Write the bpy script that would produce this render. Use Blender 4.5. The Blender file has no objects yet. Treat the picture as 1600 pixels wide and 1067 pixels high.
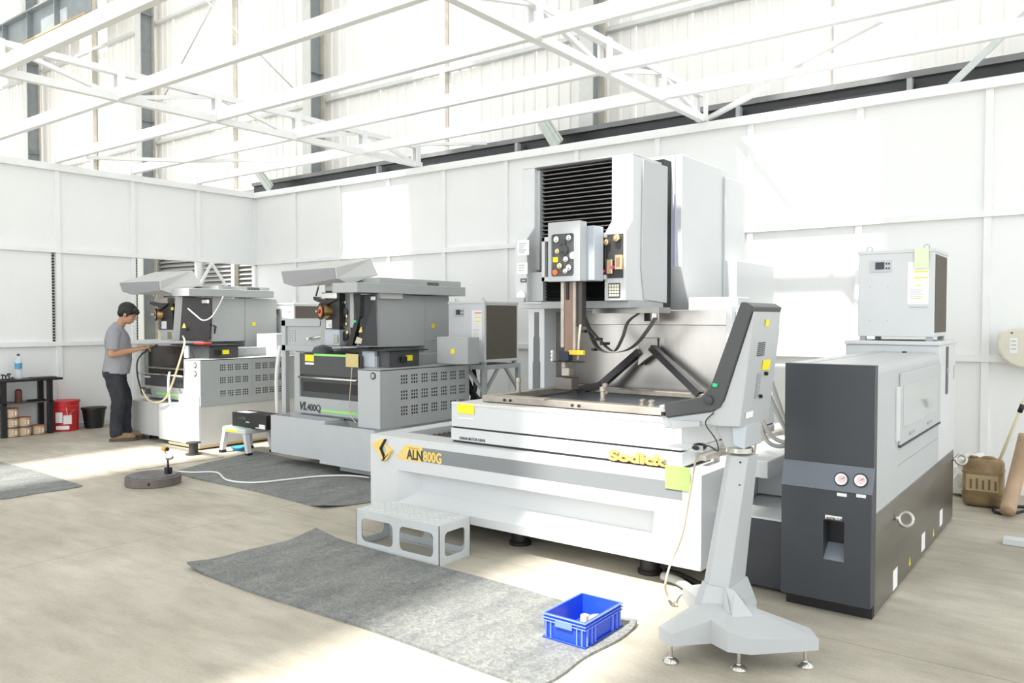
import bpy, bmesh, math, random
from mathutils import Vector, Matrix
random.seed(7)
SC = bpy.context.scene
COL = SC.collection
PI = math.pi
# ---------------------------------------------------------------- camera
S = 1.06
F_PX, YAW, PITCH, ROLL, CAM_H = 1239.4646, 0.6453, -0.0288, 0.0007, 1.4328 * S
_cy, _sy, _cp, _sp = math.cos(YAW), math.sin(YAW), math.cos(PITCH), math.sin(PITCH)
FW = Vector((-_sy * _cp, _cy * _cp, _sp)); _r = Vector((_cy, _sy, 0)); _u = _r.cross(FW)
RT = _r * math.cos(ROLL) + _u * math.sin(ROLL); UP = _u * math.cos(ROLL) - _r * math.sin(ROLL)
CAM = Vector((0, 0, CAM_H))
cam = bpy.data.cameras.new('camera'); camo = bpy.data.objects.new('camera', cam); COL.objects.link(camo)
cam.sensor_width = 36; cam.lens = F_PX / 1600 * 36; cam.clip_end = 200
M = Matrix((RT, UP, -FW)).transposed().to_4x4(); M.translation = CAM; camo.matrix_world = M
SC.camera = camo
# ---------------------------------------------------------------- sky, sun, exposure
W = bpy.data.worlds.new('sky'); SC.world = W; W.use_nodes = True
bg = W.node_tree.nodes['Background']; bg.inputs[0].default_value = (0.93, 0.965, 1.0, 1); bg.inputs[1].default_value = 1.15
sun = bpy.data.lights.new('sun', 'SUN'); sun.energy = 4.8; sun.angle = math.radians(1.6); sun.color = (1.0, 0.96, 0.9)
suno = bpy.data.objects.new('sun', sun); COL.objects.link(suno)
SUN_DIR = Vector((0.05, 0.50, -0.866)).normalized()          # travels towards the long wall and down
suno.rotation_euler = SUN_DIR.to_track_quat('-Z', 'Y').to_euler(); suno.location = (0, -6, 14)
vs = SC.view_settings; vs.view_transform = 'Standard'; vs.look = 'None'; vs.gamma = 1; vs.exposure = 0.95; vs.use_curve_mapping = False
# ---------------------------------------------------------------- photo pixel -> place on a known plane
def ray(px, py): return FW + RT * ((px - 800) / F_PX) - UP * ((py - 533.5) / F_PX)
def atZ(px, py, z=0.0): d = ray(px, py); return CAM + d * ((z - CAM_H) / d.z)
def atY(px, py, y): d = ray(px, py); return CAM + d * (y / d.y)
def atX(px, py, x): d = ray(px, py); return CAM + d * (x / d.x)
# ---------------------------------------------------------------- materials
MATS = {}
def mat(name, col, rough=0.5, metal=0.0, var=0.0, scale=6.0, bump=0.0, bscale=40.0, stretch=(1, 1, 1), col2=None, alpha=1.0, trans=0.0, emit=0.0, coat=0.0, spec=0.5):
    if name in MATS: return MATS[name]
    m = bpy.data.materials.new(name); m.use_nodes = True; nt = m.node_tree; b = nt.nodes['Principled BSDF']
    b.inputs['Base Color'].default_value = (*col, 1); b.inputs['Roughness'].default_value = rough; b.inputs['Metallic'].default_value = metal
    b.inputs['Specular IOR Level'].default_value = spec
    if trans: b.inputs['Transmission Weight'].default_value = trans; b.inputs['IOR'].default_value = 1.2
    if alpha < 1: b.inputs['Alpha'].default_value = alpha
    if coat: b.inputs['Coat Weight'].default_value = coat
    if emit: b.inputs['Emission Color'].default_value = (*col, 1); b.inputs['Emission Strength'].default_value = emit
    tc = nt.nodes.new('ShaderNodeTexCoord'); mp = nt.nodes.new('ShaderNodeMapping'); mp.inputs['Scale'].default_value = stretch
    nt.links.new(tc.outputs['Object'], mp.inputs['Vector'])
    if var or col2:
        n = nt.nodes.new('ShaderNodeTexNoise'); n.inputs['Scale'].default_value = scale; n.inputs['Detail'].default_value = 6; n.inputs['Roughness'].default_value = 0.62
        nt.links.new(mp.outputs[0], n.inputs['Vector'])
        r = nt.nodes.new('ShaderNodeValToRGB'); nt.links.new(n.outputs['Fac'], r.inputs[0])
        c2 = col2 if col2 else tuple(max(0, c * (1 - var)) for c in col)
        r.color_ramp.elements[0].position = 0.34; r.color_ramp.elements[1].position = 0.66
        r.color_ramp.elements[0].color = (*c2, 1); r.color_ramp.elements[1].color = (*col, 1)
        nt.links.new(r.outputs[0], b.inputs['Base Color'])
    if bump:
        n2 = nt.nodes.new('ShaderNodeTexNoise'); n2.inputs['Scale'].default_value = bscale; n2.inputs['Detail'].default_value = 4
        nt.links.new(mp.outputs[0], n2.inputs['Vector'])
        bp = nt.nodes.new('ShaderNodeBump'); bp.inputs['Strength'].default_value = bump; bp.inputs['Distance'].default_value = 0.01
        nt.links.new(n2.outputs['Fac'], bp.inputs['Height']); nt.links.new(bp.outputs[0], b.inputs['Normal'])
    MATS[name] = m; return m
def stripes(m, scale, strength, axis='X', dist=0.004):
    """fine parallel grooves as relief (wall panels, bellows cloth)"""
    nt = m.node_tree; b = nt.nodes['Principled BSDF']
    tc = nt.nodes.new('ShaderNodeTexCoord'); w = nt.nodes.new('ShaderNodeTexWave'); w.bands_direction = axis; w.inputs['Scale'].default_value = scale
    nt.links.new(tc.outputs['Object'], w.inputs['Vector'])
    bp = nt.nodes.new('ShaderNodeBump'); bp.inputs['Strength'].default_value = strength; bp.inputs['Distance'].default_value = dist
    nt.links.new(w.outputs['Fac'], bp.inputs['Height']); nt.links.new(bp.outputs[0], b.inputs['Normal'])
    return m
PANELX = stripes(mat('white_panel_long', (0.86, 0.875, 0.87), 0.42, var=0.025, scale=1.5), 6.0, 0.12, 'X')
PANELY = stripes(mat('white_panel_short', (0.86, 0.875, 0.87), 0.42, var=0.025, scale=1.5), 6.0, 0.12, 'Y')
WSTEEL = mat('white_painted_steel', (0.87, 0.88, 0.88), 0.45, var=0.04, scale=5)
GSTEEL = mat('grey_painted_steel', (0.30, 0.335, 0.35), 0.55, var=0.18, scale=3)
TSTEEL = mat('tan_primer_steel', (0.60, 0.56, 0.47), 0.6, var=0.2, scale=6)
LSTEEL = mat('light_grey_steel', (0.55, 0.59, 0.58), 0.5, var=0.1, scale=5)
DBEAM = mat('black_runway_steel', (0.025, 0.026, 0.028), 0.4, var=0.3, scale=4)
CLAD = mat('weathered_white_cladding', (0.88, 0.87, 0.835), 0.55, col2=(0.835, 0.82, 0.775), scale=2.2, stretch=(3.0, 1, 0.25))
WHITE = mat('machine_white', (0.64, 0.66, 0.67), 0.38, var=0.02, scale=3)
SGREY = mat('machine_shell_grey', (0.43, 0.45, 0.45), 0.42, var=0.04, scale=3)
LGREY = mat('machine_light_grey', (0.48, 0.505, 0.515), 0.42, var=0.03, scale=3)
MGREY = mat('machine_mid_grey', (0.38, 0.40, 0.41), 0.45, var=0.05, scale=3)
PGREY = mat('panel_blue_grey', (0.50, 0.55, 0.60), 0.42, var=0.04, scale=3)
CHAR = mat('charcoal_enamel', (0.046, 0.052, 0.061), 0.42, var=0.08, scale=5)
DGREY = mat('dark_grey_enamel', (0.066, 0.069, 0.073), 0.42, var=0.08, scale=5)
BLACK = mat('black_plastic', (0.012, 0.012, 0.013), 0.45, var=0.2, scale=8)
VOID = mat('black_interior', (0.008, 0.008, 0.008), 0.8)
STAIN = mat('stainless_sheet', (0.62, 0.60, 0.57), 0.30, metal=1.0, col2=(0.50, 0.485, 0.46), scale=2.5, bump=0.04, bscale=60, stretch=(1, 1, 0.2))
STAIND = mat('brushed_tank_steel', (0.34, 0.33, 0.31), 0.34, metal=1.0, col2=(0.21, 0.205, 0.195), scale=1.6, bump=0.04, bscale=80, stretch=(1, 0.3, 3))
CHROME = mat('bright_metal', (0.72, 0.72, 0.70), 0.22, metal=1.0, var=0.1)
BRASS = mat('brass_metal', (0.80, 0.62, 0.35), 0.3, metal=1.0, var=0.1)
COPPER = mat('coppery_wire', (0.62, 0.40, 0.17), 0.35, metal=1.0, var=0.15, scale=30)
YEL = mat('yellow_sticker', (0.95, 0.78, 0.02), 0.5)
GOLD = mat('gold_yellow_badge', (0.93, 0.66, 0.18), 0.4, var=0.1, scale=8)
CREAMY = mat('pale_gold_letter', (0.60, 0.39, 0.12), 0.45, var=0.06)
LIME = mat('lime_green_stripe', (0.33, 0.80, 0.20), 0.5)
GREENB = mat('green_button', (0.02, 0.65, 0.25), 0.35)
NOTE = mat('pale_green_note_paper', (0.33, 0.50, 0.15), 0.8, var=0.06)
PAPER = mat('white_label_paper', (0.86, 0.86, 0.85), 0.7)
INK = mat('dark_ink', (0.05, 0.055, 0.06), 0.6)
INKG = mat('grey_ink', (0.45, 0.47, 0.5), 0.6)
RED = mat('red_ink', (0.80, 0.06, 0.05), 0.5)
ORANGE = mat('orange_plastic', (0.92, 0.22, 0.05), 0.4)
# ---------------------------------------------------------------- object helpers
def link(name, me, m=None, parent=None, kind=None):
    o = bpy.data.objects.new(name, me); COL.objects.link(o)
    if m is not None: me.materials.append(m)
    if parent is not None:
        o.parent = parent
        root = parent
        if parent.type == 'EMPTY': o.matrix_parent_inverse = Matrix.Translation(-parent.location)
    if kind: o['kind'] = kind
    return o
def thing(name, label, cat, loc=(0, 0, 0), group=None, kind=None):
    o = bpy.data.objects.new(name, None); COL.objects.link(o); o.location = loc; o.empty_display_size = 0.1
    return tag(o, label, cat, group, kind)
def tag(o, label, cat, group=None, kind=None):
    if label: o['label'] = label
    if cat: o['category'] = cat
    if group: o['group'] = group
    if kind: o['kind'] = kind
    return o
def mesh_from(bm, name, smooth=False):
    bmesh.ops.recalc_face_normals(bm, faces=bm.faces)
    me = bpy.data.meshes.new(name); bm.to_mesh(me); bm.free()
    if smooth:
        for p in me.polygons: p.use_smooth = True
    return me
def bbox(bm, x0, x1, y0, y1, z0, z1):
    v = [bm.verts.new((x, y, z)) for x in (x0, x1) for y in (y0, y1) for z in (z0, z1)]
    for f in ((0, 1, 3, 2), (4, 6, 7, 5), (0, 4, 5, 1), (2, 3, 7, 6), (0, 2, 6, 4), (1, 5, 7, 3)): bm.faces.new([v[i] for i in f])
    return v
def bevel_all(bm, w, seg=1):
    if w > 0: bmesh.ops.bevel(bm, geom=list(bm.edges), offset=w, segments=seg, affect='EDGES', profile=0.5)
def box(name, parent, x0, x1, y0, y1, z0, z1, m, bev=0.0, seg=1, kind=None):
    bm = bmesh.new(); bbox(bm, min(x0, x1), max(x0, x1), min(y0, y1), max(y0, y1), min(z0, z1), max(z0, z1)); bevel_all(bm, bev, seg)
    return link(name, mesh_from(bm, name), m, parent, kind)
def boxes(name, parent, lst, m, bev=0.0, kind=None):
    bm = bmesh.new()
    for b in lst:
        b2 = bmesh.new(); bbox(b2, min(b[0], b[1]), max(b[0], b[1]), min(b[2], b[3]), max(b[2], b[3]), min(b[4], b[5]), max(b[4], b[5])); bevel_all(b2, bev)
        t = bpy.data.meshes.new('t'); b2.to_mesh(t); b2.free(); bm.from_mesh(t); bpy.data.meshes.remove(t)
    return link(name, mesh_from(bm, name), m, parent, kind)
def fbox(name, parent, p0, p1, y, depth, m, bev=0.0, seg=1):
    """box whose camera-side (-Y) face spans two photo pixels on the plane y"""
    a, b = atY(*p0, y), atY(*p1, y)
    return box(name, parent, a.x, b.x, y, y + depth, a.z, b.z, m, bev, seg)
def sbox(name, parent, p0, p1, x, depth, m, bev=0.0, seg=1):
    """box whose right (+X) face spans two photo pixels on the plane x"""
    a, b = atX(*p0, x), atX(*p1, x)
    return box(name, parent, x - depth, x, a.y, b.y, a.z, b.z, m, bev, seg)
def prism(name, parent, pts, axis, a, b, m, bev=0.0, seg=1, smooth=False):
    """polygon (2-D points) extruded along axis from a to b; points are the other two axes in order"""
    def mk(p, t):
        if axis == 'x': return (t, p[0], p[1])
        if axis == 'y': return (p[0], t, p[1])
        return (p[0], p[1], t)
    bm = bmesh.new(); n = len(pts)
    A = [bm.verts.new(mk(p, a)) for p in pts]; B = [bm.verts.new(mk(p, b)) for p in pts]
    bm.faces.new(A); bm.faces.new(B[::-1])
    for i in range(n): bm.faces.new((A[i], A[(i + 1) % n], B[(i + 1) % n], B[i]))
    bmesh.ops.recalc_face_normals(bm, faces=bm.faces)
    bevel_all(bm, bev, seg)
    return link(name, mesh_from(bm, name, smooth), m, parent)
def hull(name, parent, pts, faces, m, bev=0.0):
    bm = bmesh.new(); v = [bm.verts.new(p) for p in pts]
    for f in faces: bm.faces.new([v[i] for i in f])
    bmesh.ops.recalc_face_normals(bm, faces=bm.faces); bevel_all(bm, bev)
    return link(name, mesh_from(bm, name), m, parent)
def ring_tube(bm, pts, r, n=8, r2=None, cap=True):
    pts = [Vector(p) for p in pts]; rings = []; prev = None
    for i, p in enumerate(pts):
        d = (pts[min(i + 1, len(pts) - 1)] - pts[max(i - 1, 0)]).normalized()
        if prev is None:
            a = Vector((0, 0, 1)) if abs(d.z) < 0.9 else Vector((1, 0, 0)); e1 = d.cross(a).normalized()
        else: e1 = (prev - d * prev.dot(d)).normalized()
        prev = e1; e2 = d.cross(e1)
        rr = r if r2 is None else r + (r2 - r) * i / (len(pts) - 1)
        rings.append([bm.verts.new(p + e1 * (rr * math.cos(2 * PI * k / n)) + e2 * (rr * math.sin(2 * PI * k / n))) for k in range(n)])
    for i in range(len(rings) - 1):
        for k in range(n): bm.faces.new((rings[i][k], rings[i][(k + 1) % n], rings[i + 1][(k + 1) % n], rings[i + 1][k]))
    if cap: bm.faces.new(rings[0][::-1]); bm.faces.new(rings[-1])
def smooth_path(pts, sub=6):
    P = [Vector(p) for p in pts]; out = []
    for i in range(len(P) - 1):
        p0, p1, p2, p3 = P[max(i - 1, 0)], P[i], P[i + 1], P[min(i + 2, len(P) - 1)]
        for k in range(sub):
            t = k / sub
            out.append(0.5 * ((2 * p1) + (p2 - p0) * t + (2 * p0 - 5 * p1 + 4 * p2 - p3) * t * t + (3 * p1 - p0 - 3 * p2 + p3) * t ** 3))
    out.append(P[-1]); return out
def tube(name, parent, pts, r, m, n=8, curve=False, sub=6, smooth=True, r2=None):
    bm = bmesh.new(); ring_tube(bm, smooth_path(pts, sub) if curve else pts, r, n, r2)
    return link(name, mesh_from(bm, name, smooth), m, parent)
def beam_mesh(bm, p, q, w, h, up=(0, 0, 1)):
    p, q = Vector(p), Vector(q); d = (q - p).normalized(); up = Vector(up)
    if abs(d.dot(up)) > 0.99: up = Vector((0, 1, 0))
    s = d.cross(up).normalized(); t = s.cross(d)
    v = [bm.verts.new(e + s * (a * w / 2) + t * (b * h / 2)) for e in (p, q) for a in (-1, 1) for b in (-1, 1)]
    for f in ((0, 1, 3, 2), (4, 6, 7, 5), (0, 4, 5, 1), (2, 3, 7, 6), (0, 2, 6, 4), (1, 5, 7, 3)): bm.faces.new([v[i] for i in f])
def beam(name, parent, p, q, w, h, m, up=(0, 0, 1)):
    bm = bmesh.new(); beam_mesh(bm, p, q, w, h, up); return link(name, mesh_from(bm, name), m, parent)
def lathe(name, parent, prof, c, m, n=28, axis=(0, 0, 1), smooth=True):
    """profile of (radius, height) turned about an axis through c"""
    bm = bmesh.new(); q = Vector((0, 0, 1)).rotation_difference(Vector(axis)); c = Vector(c); rings = []
    for r, z in prof:
        rings.append([bm.verts.new(c + q @ Vector((max(r, 1e-4) * math.cos(2 * PI * k / n), max(r, 1e-4) * math.sin(2 * PI * k / n), z))) for k in range(n)])
    for i in range(len(rings) - 1):
        for k in range(n): bm.faces.new((rings[i][k], rings[i][(k + 1) % n], rings[i + 1][(k + 1) % n], rings[i + 1][k]))
    bm.faces.new(rings[0][::-1]); bm.faces.new(rings[-1])
    me = mesh_from(bm, name)
    if smooth:
        for p in me.polygons: p.use_smooth = len(p.vertices) == 4
        try: me.set_sharp_from_angle(angle=math.radians(35))
        except Exception: pass
    return link(name, me, m, parent)
def text(name, parent, s, loc, right, up, size, m, ext=0.001, bold=0.0, shear=0.0, align='LEFT', sx=1.0):
    cu = bpy.data.curves.new('t', 'FONT'); cu.body = s; cu.size = size; cu.extrude = ext; cu.offset = bold; cu.shear = shear; cu.align_x = align; cu.resolution_u = 3
    t = bpy.data.objects.new('t', cu); COL.objects.link(t)
    dg = bpy.context.evaluated_depsgraph_get(); me = bpy.data.meshes.new_from_object(t.evaluated_get(dg))
    bpy.data.objects.remove(t); bpy.data.curves.remove(cu)
    R, U = Vector(right).normalized(), Vector(up).normalized(); N = R.cross(U)
    T = Matrix((R * sx, U, N)).transposed().to_4x4(); T.translation = Vector(loc); me.transform(T)
    me.materials.clear(); me.name = name
    return link(name, me, m, parent)
XP, XN, YP, YN, ZP = Vector((1, 0, 0)), Vector((-1, 0, 0)), Vector((0, 1, 0)), Vector((0, -1, 0)), Vector((0, 0, 1))
def grid_panel(name, parent, org, U, V, us, vs_, holes, depth, m):
    """sheet with rectangular holes: us/vs_ are break lines, holes the set of open cells; edges of the holes get depth"""
    org, U, V = Vector(org), Vector(U), Vector(V); N = U.cross(V).normalized(); bm = bmesh.new(); cache = {}
    def vt(i, j, d=0):
        k = (i, j, d)
        if k not in cache: cache[k] = bm.verts.new(org + U * us[i] + V * vs_[j] - N * (depth if d else 0))
        return cache[k]
    for i in range(len(us) - 1):
        for j in range(len(vs_) - 1):
            if (i, j) in holes:
                for (a, b) in (((i, j), (i + 1, j)), ((i + 1, j), (i + 1, j + 1)), ((i + 1, j + 1), (i, j + 1)), ((i, j + 1), (i, j))):
                    bm.faces.new((vt(*a), vt(*b), vt(*b, 1), vt(*a, 1)))
            else: bm.faces.new((vt(i, j), vt(i + 1, j), vt(i + 1, j + 1), vt(i, j + 1)))
    me = bpy.data.meshes.new(name); bm.to_mesh(me); bm.free()
    return link(name, me, m, parent)
def decal(name, parent, c, U, V, w, h, m, t=0.0015):
    """thin sheet (sticker, label) lying on a face; c is its lower left corner"""
    U, V = Vector(U), Vector(V); N = U.cross(V); c = Vector(c)
    P = [c + U * a + V * b + N * d for d in (0, t) for (a, b) in ((0, 0), (w, 0), (w, h), (0, h))]
    return hull(name, parent, P, [(0, 3, 2, 1), (4, 5, 6, 7), (0, 1, 5, 4), (1, 2, 6, 5), (2, 3, 7, 6), (3, 0, 4, 7)], m)
def fdecal(name, parent, p0, p1, y, m, t=0.0015):
    a, b = atY(*p0, y), atY(*p1, y)
    return decal(name, parent, (min(a.x, b.x), y, min(a.z, b.z)), XP, ZP, abs(a.x - b.x), abs(a.z - b.z), m, t)
def sdecal(name, parent, p0, p1, x, m, t=0.0015):
    a, b = atX(*p0, x), atX(*p1, x)
    return decal(name, parent, (x, min(a.y, b.y), min(a.z, b.z)), YP, ZP, abs(a.y - b.y), abs(a.z - b.z), m, t)
# ================================================================ SETTING
CX, CY = -10.853 * S, 7.6374 * S
ZT, ZM, ZL = 3.4114 * S, 2.2768 * S, 1.0768 * S
SA, SB = 1.0035 * S, 0.9879 * S
POSTA = [CX + i * SA for i in range(15)]
POSTB = [CY - i * SB for i in range(8)]
# floor: worn concrete slab with saw-cut joints (separate bays)
def floor_material():
    m = bpy.data.materials.new('worn_concrete'); m.use_nodes = True; nt = m.node_tree; b = nt.nodes['Principled BSDF']; b.inputs['Roughness'].default_value = 0.55
    tc = nt.nodes.new('ShaderNodeTexCoord')
    def noise(s, d, sc=(1, 1, 1)):
        mp = nt.nodes.new('ShaderNodeMapping'); mp.inputs['Scale'].default_value = sc; nt.links.new(tc.outputs['Object'], mp.inputs[0])
        n = nt.nodes.new('ShaderNodeTexNoise'); n.inputs['Scale'].default_value = s; n.inputs['Detail'].default_value = d; n.inputs['Roughness'].default_value = 0.6; nt.links.new(mp.outputs[0], n.inputs['Vector']); return n
    def ramp(n, p0, c0, p1, c1):
        r = nt.nodes.new('ShaderNodeValToRGB'); e = r.color_ramp.elements; e[0].position = p0; e[0].color = (*c0, 1); e[1].position = p1; e[1].color = (*c1, 1); nt.links.new(n.outputs['Fac'], r.inputs[0]); return r
    def mix(a, bb, t, f=1.0):
        x = nt.nodes.new('ShaderNodeMix'); x.data_type = 'RGBA'; x.blend_type = t; x.inputs[0].default_value = f; nt.links.new(a.outputs[0] if not hasattr(a, 'is_mix') else a.outputs[2], x.inputs[6]); nt.links.new(bb.outputs[0], x.inputs[7]); return x
    r1 = ramp(noise(0.9, 8, (1, 1.6, 1)), 0.33, (0.40, 0.365, 0.295), 0.66, (0.60, 0.56, 0.475))
    r2 = ramp(noise(5, 8, (0.5, 1.8, 1)), 0.3, (0.80, 0.80, 0.79), 0.6, (1, 1, 1))
    r3 = ramp(noise(60, 3), 0.35, (0.9, 0.9, 0.9), 0.6, (1, 1, 1))
    x = nt.nodes.new('ShaderNodeMix'); x.data_type = 'RGBA'; x.blend_type = 'MULTIPLY'; x.inputs[0].default_value = 1; nt.links.new(r1.outputs[0], x.inputs[6]); nt.links.new(r2.outputs[0], x.inputs[7])
    y = nt.nodes.new('ShaderNodeMix'); y.data_type = 'RGBA'; y.blend_type = 'MULTIPLY'; y.inputs[0].default_value = 1; nt.links.new(x.outputs[2], y.inputs[6]); nt.links.new(r3.outputs[0], y.inputs[7])
    nt.links.new(y.outputs[2], b.inputs['Base Color'])
    bp = nt.nodes.new('ShaderNodeBump'); bp.inputs['Strength'].default_value = 0.12; bp.inputs['Distance'].default_value = 0.01; nn = noise(25, 6); nt.links.new(nn.outputs['Fac'], bp.inputs['Height']); nt.links.new(bp.outputs[0], b.inputs['Normal'])
    return m
CONC = floor_material()
JOINT = mat('dark_joint_filler', (0.20, 0.17, 0.13), 0.9)
flo = box('floor', None, -34, 14, -14, 10.0, -0.12, -0.006, JOINT); flo['kind'] = 'structure'
jx = [-34, -18.5, -13.6, -8.72, -5.30, -0.1, 5, 14]; jx = [-34, -17.4, -11.62, -5.62, 0.35, 6.3, 14]
jy = [-14, -5.0, -1.2, 2.62, 4.16, 8.2, 10.0]
a_, b_ = atZ(0, 892), atZ(398, 803)                      # the saw cut seen crossing the open floor
jx = [-34, -17.4, -11.62, round((a_.x + b_.x) / 2, 3), 0.35, 6.3, 14]
jy = [-14, -5.0, -1.0, round(atZ(100, 718).y, 3), 8.2, 10.0]
for i in range(len(jx) - 1):
    for j in range(len(jy) - 1):
        box('slab', flo, jx[i] + .003, jx[i + 1] - .003, jy[j] + .003, jy[j + 1] - .003, -0.1, 0.0, CONC)
# white sandwich-panel partition walls: panels, posts and rails
wb = thing('wall_back', 'long white panel partition behind the machines', None, (CX, CY, 0), kind='structure')
wl = thing('wall_left', 'short white panel partition at the left', None, (CX, CY, 0), kind='structure')
ROWS = [(0.06, ZL), (ZL + 0.06, ZM), (ZM + 0.06, ZT - 0.09)]
for i in range(len(POSTA) - 1):
    for (z0, z1) in ROWS: box('panel', wb, POSTA[i] + .03, POSTA[i + 1] - .03, CY + .012, CY + .06, z0, z1, PANELX)
for i, x in enumerate(POSTA): box('post', wb, x - .03, x + .03, CY - .02, CY + .06, 0, ZT - .085, WSTEEL)
x1 = POSTA[-1] + .03
for n_, z0, z1, o in (('bottom_rail', 0, .06, .026), ('rail', ZL, ZL + .06, .035), ('rail', ZM, ZM + .06, .035), ('top_rail', ZT - .09, ZT, .05)):
    box(n_, wb, CX, x1, CY - o, CY + .06, z0, z1, WSTEEL)
for i in range(len(POSTB) - 1):
    for r, (z0, z1) in enumerate(ROWS):
        if r == 1 and i < 2: continue                       # two openings left without panels
        y1 = POSTB[i] - .03
        if r == 1 and i == 3: y1 -= .05                     # open slot beside the post
        box('panel', wl, CX - .06, CX - .012, POSTB[i + 1] + .03, y1, z0, z1, PANELY)
for i, y in enumerate(POSTB): box('post', wl, CX - .06, CX + .02, y - .03, y + .03, 0, ZT - .085, WSTEEL)
for n_, z0, z1, o in (('bottom_rail', 0, .06, .026), ('rail', ZL, ZL + .06, .035), ('rail', ZM, ZM + .06, .035), ('top_rail', ZT - .09, ZT, .05)):
    box(n_, wl, CX - .06, CX + o, POSTB[-1] - .03, CY, z0, z1, WSTEEL)
# perforated steel strips showing in the slots beside two posts
PERF = mat('perforated_strip_steel', (0.42, 0.42, 0.40), 0.5)
for yy in (POSTB[3] - .055, POSTB[2] + .055):
    zs = [ZL + .06]; k = 0; hol = set()
    while zs[-1] < ZM - .05: zs += [zs[-1] + .022, zs[-1] + .04]
    us = [0, .012, .045, .05]
    for j in range(len(zs) - 1):
        if j % 2 == 0: hol.add((1, j))
    grid_panel('perforated_strip', wl, (CX - .03, yy - .025, 0), YP, ZP, us, zs, hol, .004, PERF)
    box('slot_backing', wl, CX - .09, CX - .05, yy - .03, yy + .03, ZL + .06, ZM, VOID)
# outer hall wall behind the partition: ribbed cladding sheets, girts
HY = 9.86
wh = thing('wall_hall', 'tall weathered white ribbed cladding of the hall beyond the partitions', None, (-12, HY, 0), kind='structure')
def clad_mesh(w, z0, z1):
    bm = bmesh.new(); prof = []; n = 4; p = w / n
    for k in range(n):
        o = k * p; prof += [(o, 0), (o + p * .62, 0), (o + p * .70, -.022), (o + p * .90, -.022), (o + p * .98, 0)]
    prof.append((w, 0)); A = [bm.verts.new((u, v, z0)) for u, v in prof]; B = [bm.verts.new((u, v, z1)) for u, v in prof]
    for k in range(len(prof) - 1): bm.faces.new((A[k], A[k + 1], B[k + 1], B[k]))
    me = bpy.data.meshes.new('cladding_sheet'); bm.to_mesh(me); bm.free(); me.materials.append(CLAD); return me
CW = .84
meA, meB = clad_mesh(CW - .008, 3.2, 7.0), clad_mesh(CW - .008, 6.95, 12.0)
meC = clad_mesh(CW - .008, 1.2, 3.25)
k = 0; x = -33.0
while x < 8:
    for me, dy in ((meA, 0), (meB, .03), (meC, .03)):
        if me is meC and -18.4 < x < -13.2: continue        # louvre bay
        o = bpy.data.objects.new('cladding_sheet', me); COL.objects.link(o); o.parent = wh; o.matrix_parent_inverse = Matrix.Translation(-wh.location); o.location = (x, HY + dy + (.006 if k % 2 else 0), 0)
    x += CW; k += 1
for z in (4.15, 5.55, 8.27, 9.9): box('girt', wh, -33, 8, HY - .12, HY - .03, z - .02, z + .04, mat('pale_girt', (.66, .67, .65), .5, var=.1))
box('plinth_wall', wh, -33, 8, HY + .03, HY + .2, 0, 1.25, mat('painted_block_plinth', (0.70, 0.64, 0.50), 0.8, var=0.12, scale=4))
# louvre panels low in the hall wall, seen through the two openings
LOUV = mat('grey_louvre_blade', (0.50, 0.51, 0.49), 0.5, var=0.1)
for (xa, xb) in ((-17.75, -16.1), (-15.9, -14.0)):
    z = 1.3
    box('louvre_frame', wh, xa - .06, xa, HY - .08, HY + .1, 1.25, 3.0, WSTEEL); box('louvre_frame', wh, xb, xb + .06, HY - .08, HY + .1, 1.25, 3.0, WSTEEL)
    while z < 2.95:
        prism('louvre_blade', wh, [(HY - .02, z), (HY + .08, z + .075), (HY + .08, z + .085), (HY - .02, z + .012)], 'x', xa, xb, LOUV)
        z += .093
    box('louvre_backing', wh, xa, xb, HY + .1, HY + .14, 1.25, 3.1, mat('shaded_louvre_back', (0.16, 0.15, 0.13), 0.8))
# hall columns, mid posts and rod bracing
COLX = [-5.80, -11.75, -17.66, -23.6]
names = ['grey steel hall column rising behind the tall white machine', 'grey steel hall column above the corner of the two white walls', 'grey steel hall column above the short white wall, left of the rods',
         'grey steel hall column at the far left edge, beside the high girder']
for x, lb in zip(COLX, names):
    t = thing('hall_column', lb, 'column', (x, 9.55, 0), 'steel columns of the hall')
    box('front_flange', t, x - .11, x + .11, 9.38, 9.40, 0, 12, mat('pale_column_flange', (.62, .63, .60), .5, var=.08)); box('back_flange', t, x - .11, x + .11, 9.70, 9.72, 0, 12, TSTEEL)
    box('web', t, x - .006, x + .006, 9.40, 9.70, 0, 12, GSTEEL)
    for z in (4.0, 6.0, 8.4): box('stiffener', t, x + .006, x + .105, 9.40, 9.70, z, z + .012, GSTEEL)
for x, lb in ((-2.72, 'slim white cladding post above the right end of the long wall'), (-8.75, 'slim white cladding post between the two grey columns'), (-14.6, 'slim white cladding post left of the corner, behind crossed rods'), (-20.6, 'slim white cladding post at far left between grey columns')):
    t = thing('cladding_post', lb, 'post', (x, HY - .1, 0), 'slim posts of the hall wall')
    box('face', t, x - .05, x + .05, HY - .14, HY - .125, 1.2, 12, WSTEEL); box('web', t, x - .03, x - .02, HY - .125, HY - .03, 1.2, 12, WSTEEL); box('web', t, x + .035, x + .045, HY - .125, HY - .03, 1.2, 12, TSTEEL)
for p, q, lb in (((331, 10), (225, 210), 'thin grey bracing rod sloping down to the left above the short wall'), ((318, -4), (470, 150), 'thin grey bracing rod sloping down to the right above the wall corner'),
                 ((235, 245), (252, 285), 'short end of a bracing rod low beside the grey column')):
    yr = 9.60 if p[0] == 318 else 9.68
    a, b = atY(*p, yr), atY(*q, yr); d = (b - a)
    tag(tube('bracing_rod', None, {331: [a - d * 1.1, b + d * -.28], 318: [a - d * .4, b - d * -.02], 235: [a, b + d * .2]}[p[0]], .016, LSTEEL, 8), lb, 'rod', 'bracing rods of the hall wall')
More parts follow.
